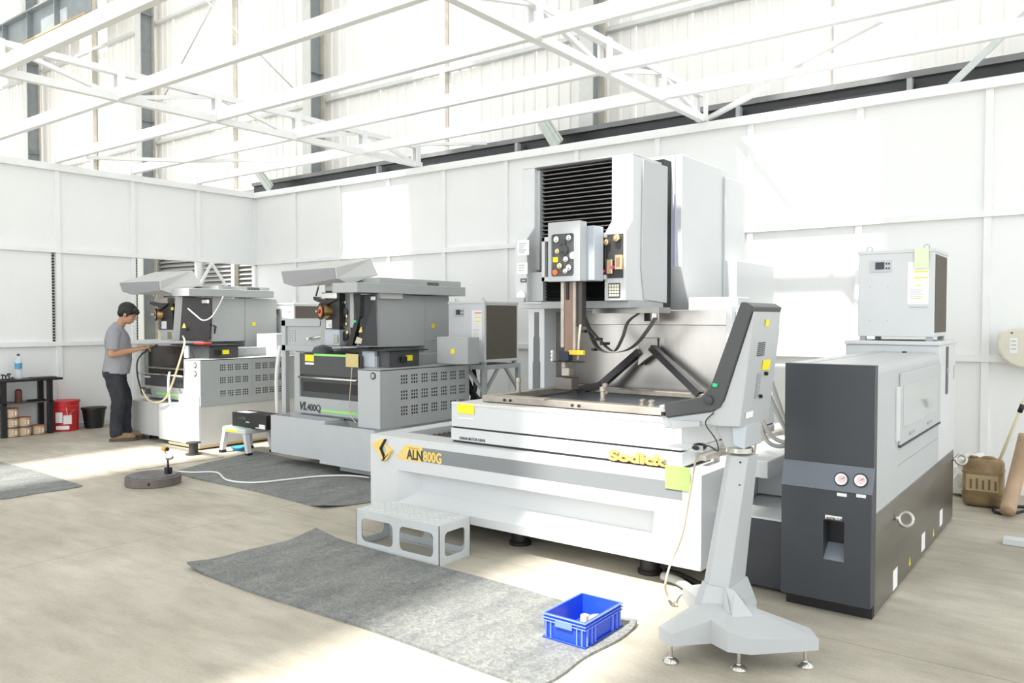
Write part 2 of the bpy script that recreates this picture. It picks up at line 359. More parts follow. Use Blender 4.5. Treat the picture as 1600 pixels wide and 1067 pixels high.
# black runway beam behind the wall top, with hangers
rw = thing('runway_beam', 'long black runway beam with light grey top flange behind the long wall', 'beam', (-5, 9.2, 3.7))
box('web', rw, -13.1, 6, 9.20, 9.25, 3.55, 4.05, DBEAM); box('top_channel', rw, -13.1, 6, 9.15, 9.36, 4.03, 4.095, mat('dull_channel_grey', (.22, .225, .225), .4, var=.25, scale=2)); box('lower_flange', rw, -13.1, 6, 9.14, 9.34, 3.86, 3.90, DBEAM)
box('conductor_bar', rw, -13.1, 6, 9.08, 9.11, 3.66, 3.70, TSTEEL)
for px in (590, 807, 1153, 1420): xx = atY(px, 200, 9.06).x; box('hanger', rw, xx - .025, xx + .025, 9.05, 9.13, 3.55, 4.0, MGREY)
# high crane girder at the far left
gd = thing('crane_girder', 'grey crane girder with tan flange high at the far left', 'girder', (-25, 8.95, 8.8))
box('web', gd, -33, -18.9, 8.95, 8.97, 8.55, 9.25, GSTEEL); box('lower_flange', gd, -33, -18.9, 8.80, 9.12, 8.50, 8.55, mat('rusty_primer', (0.55, 0.42, 0.27), 0.7, var=0.2)); box('top_flange', gd, -33, -18.9, 8.80, 9.12, 9.25, 9.29, GSTEEL)
for x in (-31, -29.5, -28, -26.5, -25, -23.5, -22, -20.5): box('stiffener', gd, x, x + .02, 8.82, 8.95, 8.55, 9.25, GSTEEL)
# hall roof with its translucent strips left open (out of the picture, shades the sun)
ROOF = mat('hall_roof_sheet', (0.75, 0.75, 0.72), 0.7)
hr = thing('ceiling_hall', 'hall roof of opaque sheets with open rooflight strips', None, (-9, 0, 12), kind='structure')
ZR = 12.0
def roof_x(xf): return xf - SUN_DIR.x / -SUN_DIR.z * ZR
strips = [(-27.2, -25.6), (-21.0, -19.6), (-15.0, -13.5), (-9.05, -7.85), (-2.85, -1.70), (3.2, 4.6), (9.2, 10.6)]
xprev = -34
for (a, b) in strips:
    box('roof_sheet', hr, xprev, roof_x(a), -14, 10.1, ZR, ZR + .08, ROOF); xprev = roof_x(b)
box('roof_sheet', hr, xprev, 14, -14, 10.1, ZR, ZR + .08, ROOF)
# ================================================================ room roof frame
YS = [CY - k * SB for k in range(0, 7)]
ZB, ZTOP = 3.655, 3.90
for xt, lb in ((-7.713, 'white flat roof truss reaching the long wall left of the tall machine'), (-3.516, 'white flat roof truss reaching the long wall above the tall machine')):
    t = thing('roof_truss', lb, 'truss', (xt, CY, ZB), 'white roof trusses')
    box('bottom_chord', t, xt - .035, xt + .035, YS[-1] - 1, CY + .03, ZB - .035, ZB + .035, WSTEEL)
    box('top_chord', t, xt - .035, xt + .035, YS[-1] - 1, CY - .1, ZTOP - .03, ZTOP + .03, WSTEEL)
    for k, y in enumerate(YS):
        yy = y - .06 if k == 0 else y
        for d in (-.045, .045): box('vertical', t, xt + d - .012, xt + d + .012, yy - .035, yy + .035, ZB - .03, ZTOP + .03, WSTEEL)
        if k < len(YS) - 1:
            y2 = YS[k + 1]
            if k % 2 == 0: beam('diagonal', t, (xt, yy, ZB), (xt, y2, ZTOP), .04, .04, WSTEEL, XP)
            else: beam('diagonal', t, (xt, yy, ZTOP), (xt, y2, ZB), .04, .04, WSTEEL, XP)
plab = ['white roof beam nearest the long wall, crossing both trusses', 'second white roof beam out from the long wall', 'third white roof beam out from the long wall', 'fourth white roof beam out from the long wall', 'fifth white roof beam out from the long wall, nearest the viewer']
for k in range(1, 6):
    y = YS[k]
    p = box('roof_beam', None, CX - .02, 3.6, y - .03, y + .03, ZB - .02, ZB + .10, WSTEEL)
    tag(p, plab[k - 1], 'beam', 'white roof beams along the room')
    box('end_bracket', p, CX - .04, CX + .05, y - .045, y + .045, ZT, ZT + .12, WSTEEL)
# plan bracing tubes between the roof beams
for p, q, z, lb in (((135, 246), (285, 251), 3.66, 'thin white brace beside the short wall, under the beams'), ((285, 251), (480, 250), 3.66, 'thin white brace running level towards the first truss'),
                 ((648, 226), (760, 224), 3.72, 'thin pinkish-white brace between first truss and runway beam'), ((1105, 186), (1200, 135), 3.70, 'white brace rising right from the second truss end'), ((1230, 108), (1378, 30), 3.72, 'pale white brace high at the right, between beams')):
    a, b = atZ(*p, z), atZ(*q, z)
    if z > 3.71 and p[0] < 700: a, b = atY(*p, 8.0), atY(*q, 8.9)
    tag(beam('brace_tube', None, a, b, .045, .045, WSTEEL), lb, 'brace', 'thin white roof braces')
# struts from the wall top to the hall columns
for p, q, y0, y1, w, lb, m_ in (((1487, 132), (1600, 24), CY + .1, 9.4, .07, 'grey strut rising right from the wall top at the far right', LSTEEL), ((872, 228), (848, 190), CY + .1, 8.9, .15, 'grey-green channel strut leaning left above the tall machine', mat('galvanised_green', (0.46, 0.52, 0.48), 0.4, var=.1)),
                 ((423, 297), (402, 268), CY + .1, 8.9, .15, 'grey-green channel strut leaning left near the wall corner', MATS['galvanised_green'])):
    a, b = atY(*p, y0), atY(*q, y1); bm = bmesh.new(); beam_mesh(bm, a, b + (b - a) * .15, w, .012, YN)
    if w > .1:
        d = (b - a).normalized(); s = d.cross(YP).normalized()
        for sg in (-1, 1): beam_mesh(bm, a + s * (sg * w / 2) + YP * .02, b + (b - a) * .15 + s * (sg * w / 2) + YP * .02, .01, .05, s)
        beam_mesh(bm, a + YN * .01, b + (b - a) * .15 + YN * .01, .05, .02, YN)
    tag(link('roof_strut', mesh_from(bm, 'roof_strut'), m_), lb, 'strut', 'grey struts above the wall')
# ================================================================ MAIN MACHINE
def comb(bm, fn):
    fn(bm)
mm = thing('wire_cutting_machine', 'huge white wire-cutting machine with gold letters, tall column and steel tank', 'machine', (-3.05, 5.0, 0))
BY = 4.04; BX0, BX1, BZ0, BZ1 = -4.35, -1.753, .143, .667
# base casting: front face with a long sloping recess, tapered ends
def base_mesh():
    bm = bmesh.new(); v = bm.verts.new
    xl, xr, zl, zr = -4.07, -2.03, .20, .432
    il, ir, jl, jr = -3.92, -2.10, .285, .428
    d = .10
    o = [v((BX0, BY, BZ0)), v((BX1, BY, BZ0)), v((BX1, BY, BZ1)), v((BX0, BY, BZ1))]
    h = [v((xl, BY, zl)), v((xr, BY, zl)), v((xr, BY, zr)), v((xl, BY, zr))]
    i = [v((il, BY + d, jl)), v((ir, BY + d, jl)), v((ir, BY + d, jr)), v((il, BY + d, jr))]
    for k in range(4):
        bm.faces.new((o[k], o[(k + 1) % 4], h[(k + 1) % 4], h[k])); bm.faces.new((h[k], h[(k + 1) % 4], i[(k + 1) % 4], i[k]))
    bm.faces.new(i)
    b = [v((BX0, 6.5, BZ0)), v((BX1, 6.5, BZ0)), v((BX1, 6.5, BZ1)), v((BX0, 6.5, BZ1))]
    bm.faces.new((o[1], b[1], b[2], o[2])); bm.faces.new((o[0], o[3], b[3], b[0])); bm.faces.new((b[0], b[3], b[2], b[1])); bm.faces.new((o[0], b[0], b[1], o[1]))
    # top rim with the open well for the sliding covers
    w = [v((BX0 + .16, BY + .22, BZ1)), v((BX1 - .16, BY + .22, BZ1)), v((BX1 - .16, 6.3, BZ1)), v((BX0 + .16, 6.3, BZ1))]
    w2 = [v((q.co.x, q.co.y, BZ1 - .10)) for q in w]; t = [o[3], o[2], b[2], b[3]]
    for k in range(4):
        bm.faces.new((t[k], t[(k + 1) % 4], w[(k + 1) % 4], w[k])); bm.faces.new((w[k], w[(k + 1) % 4], w2[(k + 1) % 4], w2[k]))
    bm.faces.new(w2)
    return mesh_from(bm, 'base')
base = link('base', base_mesh(), WHITE, mm)
def folds(name, parent, x0, x1, y0, y1, z, n, amp, m, along='y'):
    pts = []
    for k in range(2 * n + 1):
        t = k / (2 * n); pts.append((t, amp if k % 2 else 0.0))
    bm = bmesh.new()
    if along == 'y':     # folds step along y, ridges run along x, lying flat at height z
        A = [bm.verts.new((x0, y0 + (y1 - y0) * t, z + h)) for t, h in pts]; B = [bm.verts.new((x1, y0 + (y1 - y0) * t, z + h)) for t, h in pts]
    elif along == 'z':   # z is the y plane; y0..y1 is the height range, ridges run along x
        A = [bm.verts.new((x0, z - h, y0 + (y1 - y0) * t)) for t, h in pts]; B = [bm.verts.new((x1, z - h, y0 + (y1 - y0) * t)) for t, h in pts]
    else:                # ridges vertical, folds step along x, z is the y plane
        A = [bm.verts.new((x0 + (x1 - x0) * t, z - h, y0)) for t, h in pts]; B = [bm.verts.new((x0 + (x1 - x0) * t, z - h, y1)) for t, h in pts]
    for k in range(len(pts) - 1): bm.faces.new((A[k], A[k + 1], B[k + 1], B[k]))
    return link(name, mesh_from(bm, name), m, parent)
BROWNB = mat('brown_bellows_cloth', (0.055, 0.042, 0.038), 0.55, var=.3, scale=12)
BLKB = mat('black_bellows_cloth', (0.016, 0.016, 0.017), 0.42, var=.2, scale=10)
folds('well_bellows', mm, BX0 + .17, BX1 - .17, BY + .23, 6.28, BZ1 - .075, 34, .03, BROWNB)
for (x, y) in ((-3.15, 4.28), (-2.17, 4.26), (-4.05, 4.5), (-2.0, 6.1), (-4.05, 6.1)):
    lathe('leveling_foot', mm, [(.075, 0), (.075, .02), (.06, .03), (.06, .145)], (x, y, 0), BLACK, 20)
box('under_frame', mm, -4.1, -2.0, 4.45, 6.3, .05, .16, BLACK)
# stripe, badge and lettering on the front
yf = BY - .001
decal('stripe', mm, (-3.83, BY, .517), XP, ZP, 1.965, .098, mat('grey_stripe_vinyl', (0.22, 0.235, 0.245), 0.45))
decal('name_plate', mm, (-3.985, BY, .512), XP, ZP, .16, .108, GOLD, .003)
for k in range(5): decal('name_plate_slat', mm, (-4.075 + k * .018, BY, .512), XP, ZP, .014, .03 + k * .018, GOLD, .002)
text('lettering', mm, 'ALN', (-3.972, BY - .004, .524), XP, ZP, .098, INK, .0012, .0028, 0, sx=.80)
text('lettering', mm, '800G', (-3.815, BY - .004, .524), XP, ZP, .098, GOLD, .0012, .0028, 0, sx=.80)
decal('small_print', mm, (-3.955, BY - .003, .6), XP, ZP, .10, .006, mat('brown_print', (0.45, 0.3, 0.1), .6))
for pts in ([(-4.215, .645), (-4.185, .645), (-4.235, .575), (-4.195, .505), (-4.215, .498), (-4.318, .60)], [(-4.19, .607), (-4.11, .57), (-4.165, .495), (-4.225, .480), (-4.20, .487), (-4.165, .565)]):
    prism('badge', mm, pts, 'y', BY - .02, BY, GOLD, .003)
prism('badge_shadow_edge', mm, [(-4.185, .645), (-4.18, .640), (-4.226, .572), (-4.190, .507), (-4.197, .503), (-4.237, .575)], 'y', BY - .021, BY, BLACK)
# moving table: lower slab, shadow gap, upper slab with opening
TX0, TX1, TY0, TY1 = -3.627, -1.905, 4.115, 5.66
tb = box('table_lower', mm, TX0, TX1, TY0, TY1, .682, .765, WHITE, .004)
box('table_gap', mm, TX0 + .012, TX1 - .012, TY0 + .012, TY1, .66, .80, BLACK)
def table_top():
    bm = bmesh.new(); x0, x1, y0, y1, z0, z1 = TX0 + .004, TX1 - .004, TY0 + .004, TY1, .778, .938
    o = [bm.verts.new(p) for p in ((x0, y0, z1), (x1, y0, z1), (x1, y1, z1), (x0, y1, z1))]; b = [bm.verts.new((q.co.x, q.co.y, z0)) for q in o]
    i = [bm.verts.new(p) for p in ((x0 + .14, y0 + .16, z1), (x1 - .16, y0 + .16, z1), (x1 - .16, y1 - .12, z1), (x0 + .14, y1 - .12, z1))]; j = [bm.verts.new((q.co.x, q.co.y, z0 + .01)) for q in i]
    for k in range(4):
        n = (k + 1) % 4; bm.faces.new((o[k], o[n], i[n], i[k])); bm.faces.new((o[k], b[k], b[n], o[n])); bm.faces.new((i[k], i[n], j[n], j[k]))
    bm.faces.new(j[::-1]); bm.faces.new(b)
    return mesh_from(bm, 'table_upper')
tu = link('table_upper', table_top(), WHITE, mm)
box('well_floor', tu, TX0 + .16, TX1 - .18, TY0 + .17, TY1 - .13, .79, .80, mat('wet_dark_steel', (.06, .055, .05), .3, metal=.6, var=.3))
box('gasket_strip', mm, TX0 + .02, TX1 - .02, TY0 + .035, TY0 + .06, .936, .944, mat('tan_gasket', (.78, .50, .28), .6, var=.15))
box('drip_rim', mm, TX0, TX1, TY0, TY0 + .03, .92, .945, WHITE, .006)
fdecal('warning_label', mm, (714.7, 630.4), (740.9, 647.5), TY0, YEL); fdecal('label_note', mm, (716, 651.5), (741, 656), TY0, PAPER)
a = atY(718, 689, TY0); text('lettering', mm, 'LINEAR MOTOR DRIVE', (a.x, TY0 - .003, a.z + .014), XP, ZP, .026, INK, .0006, .0003, 0, sx=.86)
a = atY(954, 717, TY0); text('maker_lettering', mm, 'Sodick', (a.x, TY0 - .012, a.z), XP, ZP, .080, CREAMY, .008, .0038, 0, sx=1.68)
# work frame and clamps standing on the table
FR = mat('worn_frame_steel', (.50, .46, .40), .4, metal=.7, var=.25, scale=9)
wf = box('work_frame', mm, -3.50, -2.02, 4.30, 4.42, .938, .985, FR, .004)
box('frame_side', wf, -3.50, -3.40, 4.42, 5.5, .938, .985, FR, .004); box('frame_side', wf, -2.12, -2.02, 4.42, 5.5, .938, .985, FR, .004); box('frame_back', wf, -3.4, -2.12, 5.40, 5.5, .938, .975, FR, .004)
box('frame_step_plate', wf, -3.22, -2.95, 4.27, 4.36, .985, .993, FR)
for x, y, h in ((-3.42, 4.62, .10), (-2.62, 4.46, .09), (-2.30, 4.40, .035), (-2.23, 4.38, .035), (-2.86, 4.9, .07)):
    lathe('clamp_post', mm, [(.022, 0), (.022, .012), (.016, .014), (.016, h * .7), (.02, h * .72), (.02, h), (.008, h + .005)], (x, y, .985), FR, 14)
for px, py in ((1035, 625), (1060, 628)): a = atY(px, py, 4.27); lathe('frame_bolt', wf, [(.01, 0), (.01, .01)], (a.x, 4.30, .96), CHROME, 10, YN)
for x in (-3.3, -3.25, -2.75, -2.70): lathe('frame_bolt', wf, [(.009, 0), (.009, .01)], (x, 4.30, .962), BLACK, 10, YN)
# tank: stainless back wall, left pillar with dark stripe, right wall
TKY = 5.585; TKX0, TKX1 = -3.56, -2.08
box('tank_back', mm, TKX0, TKX1 + .01, TKY, TKY + .02, .938, 1.47, STAIN)
box('tank_back_upper', mm, TKX0, TKX1 + .01, TKY - .035, TKY + .02, 1.47, 1.585, STAIN, .004)
box('tank_right_wall', mm, TKX1, TKX1 + .04, 5.18, 5.66, .938, 1.61, WHITE, .004); box('tank_right_lining', mm, TKX1 - .004, TKX1, 5.2, 5.6, .938, 1.58, STAIN)
box('tank_right_cover', mm, TKX1 + .04, TKX1 + .15, 5.24, 5.62, .95, 1.57, MGREY, .004)
lp = box('tank_pillar', mm, -3.70, -3.545, 5.13, 5.30, .938, 1.60, WHITE, .004)
def stripe_face():
    x0, x1 = -3.70, -3.545; c = (x0 + x1) / 2 + .005; zz = [(.955, .034), (1.17, .034), (1.185, .028), (1.365, .028), (1.38, .020), (1.57, .020)]
    pts = [(c - w, z) for z, w in zz] + [(c + w, z) for z, w in zz[::-1]]; return pts
prism('pillar_stripe', lp, stripe_face(), 'y', 5.124, 5.131, mat('dark_stripe', (.13, .135, .14), .45))
box('tank_left_lining', mm, -3.545, -3.54, 5.30, 5.6, .938, 1.57, STAIND); box('tank_left_wall', mm, -3.60, -3.545, 5.30, 5.6, .938, 1.60, WHITE)
box('tank_top_bar', mm, -3.77, -3.50, 5.12, 5.34, 1.60, 1.635, WHITE, .004)
for dx in (0, .02): lathe('hinge_pin', mm, [(.008, 0), (.008, .012)], (-3.53 + dx, 5.12, 1.62), BLACK, 8, YN)
# black V brace with stainless hub
for p, q, w in (((1000, 549), (938, 603), .075), ((1019, 543), (1094, 616), .07)):
    a, b = atY(*p, 5.50), atY(*q, 5.42); beam('brace_arm', mm, a, b, .05, w, mat('polished_black_arm', (.035, .034, .033), .25, metal=.3), YN)
a = atY(1010, 548, 5.5); prism('brace_hub', mm, [(a.x - .07, a.z - .12), (a.x + .01, a.z - .06), (a.x + .06, a.z - .03), (a.x + .06, a.z + .10), (a.x - .06, a.z + .10)], 'y', 5.49, 5.57, STAIN, .003)
a = atY(908, 608, 5.38); beam('brace_foot', mm, atY(940, 601, 5.40), atY(902, 609, 5.36), .05, .03, MATS['polished_black_arm'], YN)
# ---- column: two cover pillars, bellows, carriage, head
yl, yu = 5.0, 5.10
lx0, lx1, rx0, rx1 = -3.735, -3.62, -2.928, -2.754
ZC = 2.69
ZPT = 2.70
# left pillar: upper set back, sloped shoulder, lower proud
prism('cover_pillar', mm, [(yl, 1.655), (yl, 2.135), (yu, 2.235), (yu, ZPT), (5.55, ZPT), (5.55, 1.655)], 'x', lx0, lx1, WHITE, .005)
rp = prism('cover_pillar', mm, [(yl, 1.648), (yl, 2.138), (yu, 2.235), (yu, ZPT), (5.56, ZPT), (5.62, 1.648)], 'x', rx0, rx1, WHITE, .005)
box('cover_pillar_inner', mm, lx1, lx1 + .03, 5.13, 5.4, 1.9, ZPT - .02, LGREY)
prism('side_cover', mm, [(5.27, 1.66), (5.22, 1.90), (5.24, ZPT - .01), (5.64, ZPT - .01), (5.64, 1.64)], 'x', rx1, rx1 + .012, LGREY, .003)
box('column_back', mm, lx1, rx0, 5.35, 5.62, 1.66, ZPT - .02, BLACK)
box('column_cap', mm, lx0, rx1, 5.10, 5.56, ZPT, ZPT + .008, WHITE)
folds('upper_bellows', mm, lx1 + .03, rx0, 2.13, ZPT - .01, 5.20, 17, .045, BLKB, 'z')
bm = bmesh.new()
for k in range(17): zz = 2.13 + (ZPT - 2.14) * (k + .5) / 17; bbox(bm, lx1 + .032, rx0, 5.149, 5.157, zz - .0035, zz + .0035)
link('bellows_ridges', mesh_from(bm, 'bellows_ridges'), mat('grey_bellows_edge', (.20, .19, .18), .5), mm)
folds('lower_bellows', mm, lx1 + .10, rx0, 1.66, 1.86, 5.12, 8, .03, BLKB, 'z')
box('lower_cover', mm, lx1, lx1 + .11, 5.06, 5.3, 1.655, 1.88, LGREY)
# white carriage frame with upright bellows
c0, c1 = atY(845, 360, 4.95), atY(944, 447, 4.95)
fz1, fz0 = 2.135, 1.80
cf = box('carriage_frame', mm, c0.x, c1.x, 4.96, 5.0, fz1 - .035, fz1, WHITE, .003)
box('frame_bar', cf, c0.x, c1.x, 4.96, 5.0, fz0, fz0 + .035, WHITE, .003); box('frame_bar', cf, c0.x, c0.x + .03, 4.96, 5.0, fz0, fz1, WHITE, .003)
folds('carriage_bellows', mm, c0.x + .03, c1.x, fz0 + .03, fz1 - .03, 5.02, 20, .03, BLKB, 'x')
box('carriage_back', mm, c0.x, c1.x, 5.02, 5.06, fz0, fz1, BLACK)
# head box with rounded window and wire guides behind a clear door
HYF = 4.72
h0, h1 = atY(856.5, 351, HYF), atY(906, 438.5, HYF)
hx0, hx1, hz0, hz1 = h0.x, h1.x, h1.z, h0.z + .012
hd = thing_part = box('head_box', mm, hx0 + .006, hx1 - .004, HYF + .02, HYF + .10, hz0, hz1, LGREY, .004)
def rrect(x0, x1, z0, z1, r, n=5):
    out = []
    for cx_, cz, a0 in ((x1 - r, z1 - r, 0), (x0 + r, z1 - r, 90), (x0 + r, z0 + r, 180), (x1 - r, z0 + r, 270)):
        for k in range(n + 1): t = math.radians(a0 + 90 * k / n); out.append((cx_ + r * math.cos(t), cz + r * math.sin(t)))
    return out
def framed(name, parent, outer, inner, y0, y1, m):
    """plate with a shaped window: outer rectangle (x0,x1,z0,z1), inner outline"""
    bm = bmesh.new(); x0, x1, z0, z1 = outer; cxm = sum(p[0] for p in inner) / len(inner); czm = sum(p[1] for p in inner) / len(inner)
    out = []
    for p in inner:
        dx, dz = p[0] - cxm, p[1] - czm; s = min((x1 - cxm) / dx if dx > 1e-6 else 1e9, (x0 - cxm) / dx if dx < -1e-6 else 1e9, (z1 - czm) / dz if dz > 1e-6 else 1e9, (z0 - czm) / dz if dz < -1e-6 else 1e9)
        out.append([cxm + dx * s, czm + dz * s])
    for c in ((x0, z0), (x1, z0), (x1, z1), (x0, z1)):
        k = min(range(len(out)), key=lambda q: (out[q][0] - c[0]) ** 2 + (out[q][1] - c[1]) ** 2); out[k] = list(c)
    n = len(inner); V = lambda L, y: [bm.verts.new((p[0], y, p[1])) for p in L]
    of, inf, ob, inb = V(out, y0), V(inner, y0), V(out, y1), V(inner, y1)
    for k in range(n):
        j = (k + 1) % n
        bm.faces.new((of[k], of[j], inf[j], inf[k])); bm.faces.new((ob[j], ob[k], inb[k], inb[j])); bm.faces.new((of[j], of[k], ob[k], ob[j])); bm.faces.new((inf[k], inf[j], inb[j], inb[k]))
    return link(name, mesh_from(bm, name), m, parent)
w0, w1 = atY(861, 366.5, HYF), atY(896.5, 431, HYF)
framed('head_door', mm, (hx0, hx1, hz0, hz1), rrect(w0.x, w1.x, w1.z, w0.z, .02), HYF, HYF + .02, LGREY)
box('head_interior', hd, w0.x, w1.x, HYF + .018, HYF + .03, w1.z, w0.z, mat('head_interior_grey', (.12, .125, .13), .5, var=.4, scale=25))
for fx, fz, r, m_ in ((.2, .88, .022, CHROME), (.75, .9, .02, CHROME), (.45, .78, .03, DGREY), (.5, .62, .04, DGREY), (.25, .6, .018, BRASS), (.92, .48, .026, PAPER), (.62, .4, .02, CHROME), (.75, .2, .022, CHROME), (.35, .25, .02, BRASS), (.6, .12, .018, CHROME), (.15, .1, .02, ORANGE)):
    lathe('wire_roller', hd, [(r, 0), (r, .012), (r * .5, .014), (r * .3, .02)], (w0.x + (w1.x - w0.x) * fx, HYF + .018, w1.z + (w0.z - w1.z) * fz), m_, 16, YN)
fdecal('head_label', hd, (864, 402), (872, 409.5), HYF + .016, YEL)
box('carriage_box', mm, hx0 + .05, hx1 + .055, HYF + .10, 4.95, hz0 + .004, hz1 - .03, PGREY, .005)
# quill rails hanging below the head
QY = 4.82
def q(px, py): return atY(px, py, QY)
for (pa, pb, m_, nm) in (((876, 437), (881, 543), FR, 'quill_rail'), ((882, 437), (895, 552), mat('brown_quill_plate', (.30, .20, .16), .45, metal=.4, var=.2), 'quill_plate'), ((895, 437), (899, 548), FR, 'quill_rail'), ((899, 437), (909, 510), mat('dark_quill_cover', (.08, .075, .07), .3, metal=.6), 'quill_cover')):
    fbox(nm, mm, pa, pb, QY + (0 if nm != 'quill_cover' else .02), .06, m_, .002)
fbox('quill_slot', mm, (884, 440), (888, 468), QY - .008, .01, BLACK)
fbox('wire_block', mm, (873, 549), (888, 564), QY - .05, .06, mat('dark_blue_block', (.012, .016, .04), .4), .003); fbox('yellow_nozzle_cap', mm, (888, 547), (911, 555), QY - .04, .03, mat('amber_plastic', (.92, .60, .03), .4), .003)
fbox('nozzle_arm', mm, (864, 564), (905, 567), QY - .05, .08, BLACK); fbox('nozzle', mm, (877, 574), (889, 588), QY - .03, .06, FR, .004)
lathe('nozzle_tip', mm, [(.022, 0), (.022, .05), (.03, .052), (.03, .08)], (q(883, 0).x, QY, q(0 + 883, 574).z), FR, 14)
fbox('lower_guide_block', mm, (866, 589), (893, 610), QY, .10, mat('oily_steel', (.22, .20, .18), .35, metal=.8, var=.2), .004)
tube('nozzle_hose', mm, [q(907, 507), q(905, 525), q(903, 562)], .008, mat('cream_hose', (.72, .68, .56), .5), 8)
for px in (868, 868): pass
for k in range(3): lathe('nozzle_screw', mm, [(.014, 0), (.014, .012)], (q(869, 0).x, QY - .03, q(869, 550 + k * 6).z), PAPER, 10, XN)
# flat cable loops in the tank
def ribbon(name, parent, pts, w, m, wd=(0, 0, 1), t=.004):
    P = smooth_path(pts, 6); bm = bmesh.new(); R_ = []
    for i, p in enumerate(P):
        d = (P[min(i + 1, len(P) - 1)] - P[max(i - 1, 0)]).normalized(); s = Vector((d.z * .0, 1, 0)); s = (s - d * s.dot(d)).normalized(); n = d.cross(s)
        R_.append([bm.verts.new(p + s * (a * w / 2) + n * (b * t / 2)) for a, b in ((-1, -1), (1, -1), (1, 1), (-1, 1))])
    for i in range(len(R_) - 1):
        for k in range(4): bm.faces.new((R_[i][k], R_[i][(k + 1) % 4], R_[i + 1][(k + 1) % 4], R_[i + 1][k]))
    bm.faces.new(R_[0]); bm.faces.new(R_[-1])
    return link(name, mesh_from(bm, name, False), m, parent)
RIB = mat('smoky_flat_cable', (.20, .18, .16), .3, var=.2)
cA = lambda x, y: atY(790 + x / 4.444, 440 + y / 4.444, 5.25)
ribbon('flat_cable', mm, [cA(545, 250), cA(575, 320), cA(625, 440), cA(700, 490), cA(820, 482), cA(910, 430), cA(990, 330), cA(1040, 250)], .07, RIB)
ribbon('flat_cable', mm, [cA(550, 290), cA(640, 390), cA(720, 470), cA(765, 475), cA(815, 380), cA(850, 280), cA(925, 220)], .05, RIB)
for (u, v) in ((640, 400), (630, 470), (690, 430), (562, 345)): a = cA(u, v); box('cable_clip', mm, a.x - .015, a.x + .015, 5.2, 5.3, a.z - .01, a.z + .01, BLACK)
lathe('upper_roller', mm, [(.035, 0), (.035, .09)], (cA(990, 0).x, 5.35, cA(990, 275).z), CHROME, 18); lathe('upper_roller_mount', mm, [(.05, 0), (.05, .08)], (cA(945, 0).x, 5.4, cA(945, 275).z), BLACK, 14)
box('column_underside', mm, lx1 + .1, rx1, 5.05, 5.6, 1.595, 1.65, MGREY, .004); box('underside_rail', mm, -3.1, -2.55, 5.12, 5.3, 1.56, 1.60, STAIND)
# right control strip on the pillar
cp = fbox('control_strip', mm, (946.5, 366.5), (973.2, 434), yl - .006, .006, mat('dark_control_plate', (.05, .052, .055), .45, var=.2), .001)
for px, py, r, m_, nm in ((948.5, 378.5, .026, BRASS, 'brass_knob'), (965, 372, .026, BRASS, 'brass_knob'), (944.5, 424, .013, mat('pink_knob', (.75, .10, .30), .4), 'pink_knob'), (959.5, 418, .013, MATS['pink_knob'], 'pink_knob')):
    a = atY(px, py, yl - .01); lathe(nm, cp, [(r, 0), (r * 1.05, .008), (r * .95, .03), (r * .5, .032), (r * .45, .04)], (a.x, yl - .006, a.z), m_, 18, YN)
for (p0, p1) in (((947, 405), (956, 428)), ((960, 398), (970.5, 421))):
    fbox('flow_valve', cp, p0, p1, yl - .035, .03, BRASS, .004); a, b = ((p0[0] + 2, p0[1] + 4), (p1[0] - 3, p1[1] - 4)); fbox('valve_gauge', cp, a, b, yl - .04, .006, mat('copper_gauge', (.60, .33, .24), .4), .001)
kp = fbox('keypad', mm, (950.3, 442.5), (968.5, 465), yl - .006, .006, INK, .001)
k0, k1 = atY(951.3, 444, yl - .008), atY(967.5, 463.5, yl - .008)
for i in range(4):
    for j in range(4):
        w, h = (k1.x - k0.x) / 4, (k0.z - k1.z) / 4
        decal('key', kp, (k0.x + i * w + w * .1, yl - .006, k1.z + j * h + h * .1), XP, ZP, w * .8, h * .8, mat('ivory_key', (.72, .72, .58), .5), .004)
# labels, display and reel on the left pillar
fdecal('instruction_sheet', mm, (808.8, 376), (826.8, 398.5), yl, PAPER); fdecal('instruction_sheet', mm, (808, 411), (824.5, 428), yl, PAPER)
for k in range(5): fdecal('sheet_print', mm, (811, 380 + k * 3.4), (822 - (k % 3) * 2, 381 + k * 3.4), yl - .0016, INKG, .0005)
for k in range(3): fdecal('sheet_print', mm, (810, 414 + k * 4), (820 - k, 415 + k * 4), yl - .0016, INKG, .0005)
fdecal('display', mm, (813.7, 435.3), (822.7, 441), yl, INK, .004); fdecal('display_digits', mm, (815, 437), (821, 439.3), yl - .004, INKG, .0006)
a = atY(814, 462, yl - .02); lathe('tape_reel', mm, [(.012, -.004), (.04, 0), (.04, .018), (.012, .022)], (a.x, yl - .002, a.z), PAPER, 22, YN); fbox('reel_bracket', mm, (797, 465), (818, 472), yl - .03, .03, LGREY)
# rear cabinet behind the column
RX = -2.68
ra = atX(1062.5, 239, RX)
zt_ = ra.z
rear = prism('rear_cabinet', mm, [(5.76, 1.93), (5.76, zt_), (6.58, zt_), (6.58, .3), (5.95, .3), (5.95, 1.55)], 'x', RX - 1.0, RX, WHITE, .005)
box('rear_cabinet_edge', mm, RX - .06, RX - .052, 5.75, 5.765, 1.93, zt_, mat('violet_film_edge', (.42, .42, .75), .4))
box('dark_gap_block', mm, RX - .9, RX - .09, 5.63, 5.76, 1.6, zt_ - .05, BLACK)  # black block put in for the shaded inside of the gap behind the column
for k in range(5): tube('gap_cable', mm, [(RX - .22 + k * .03, 5.64, zt_ - .15), (RX - .25 + k * .02, 5.66, 2.3), (RX - .16 + k * .01, 5.68, 1.7)], .011, BLACK, 6)
box('rear_box', mm, RX - .9, RX + .02, 6.59, 7.05, .3, zt_ - .06, WHITE, .005); box('rear_low_cabinet', mm, RX - .6, RX + .12, 6.60, 7.55, .3, 2.02, WHITE, .005)
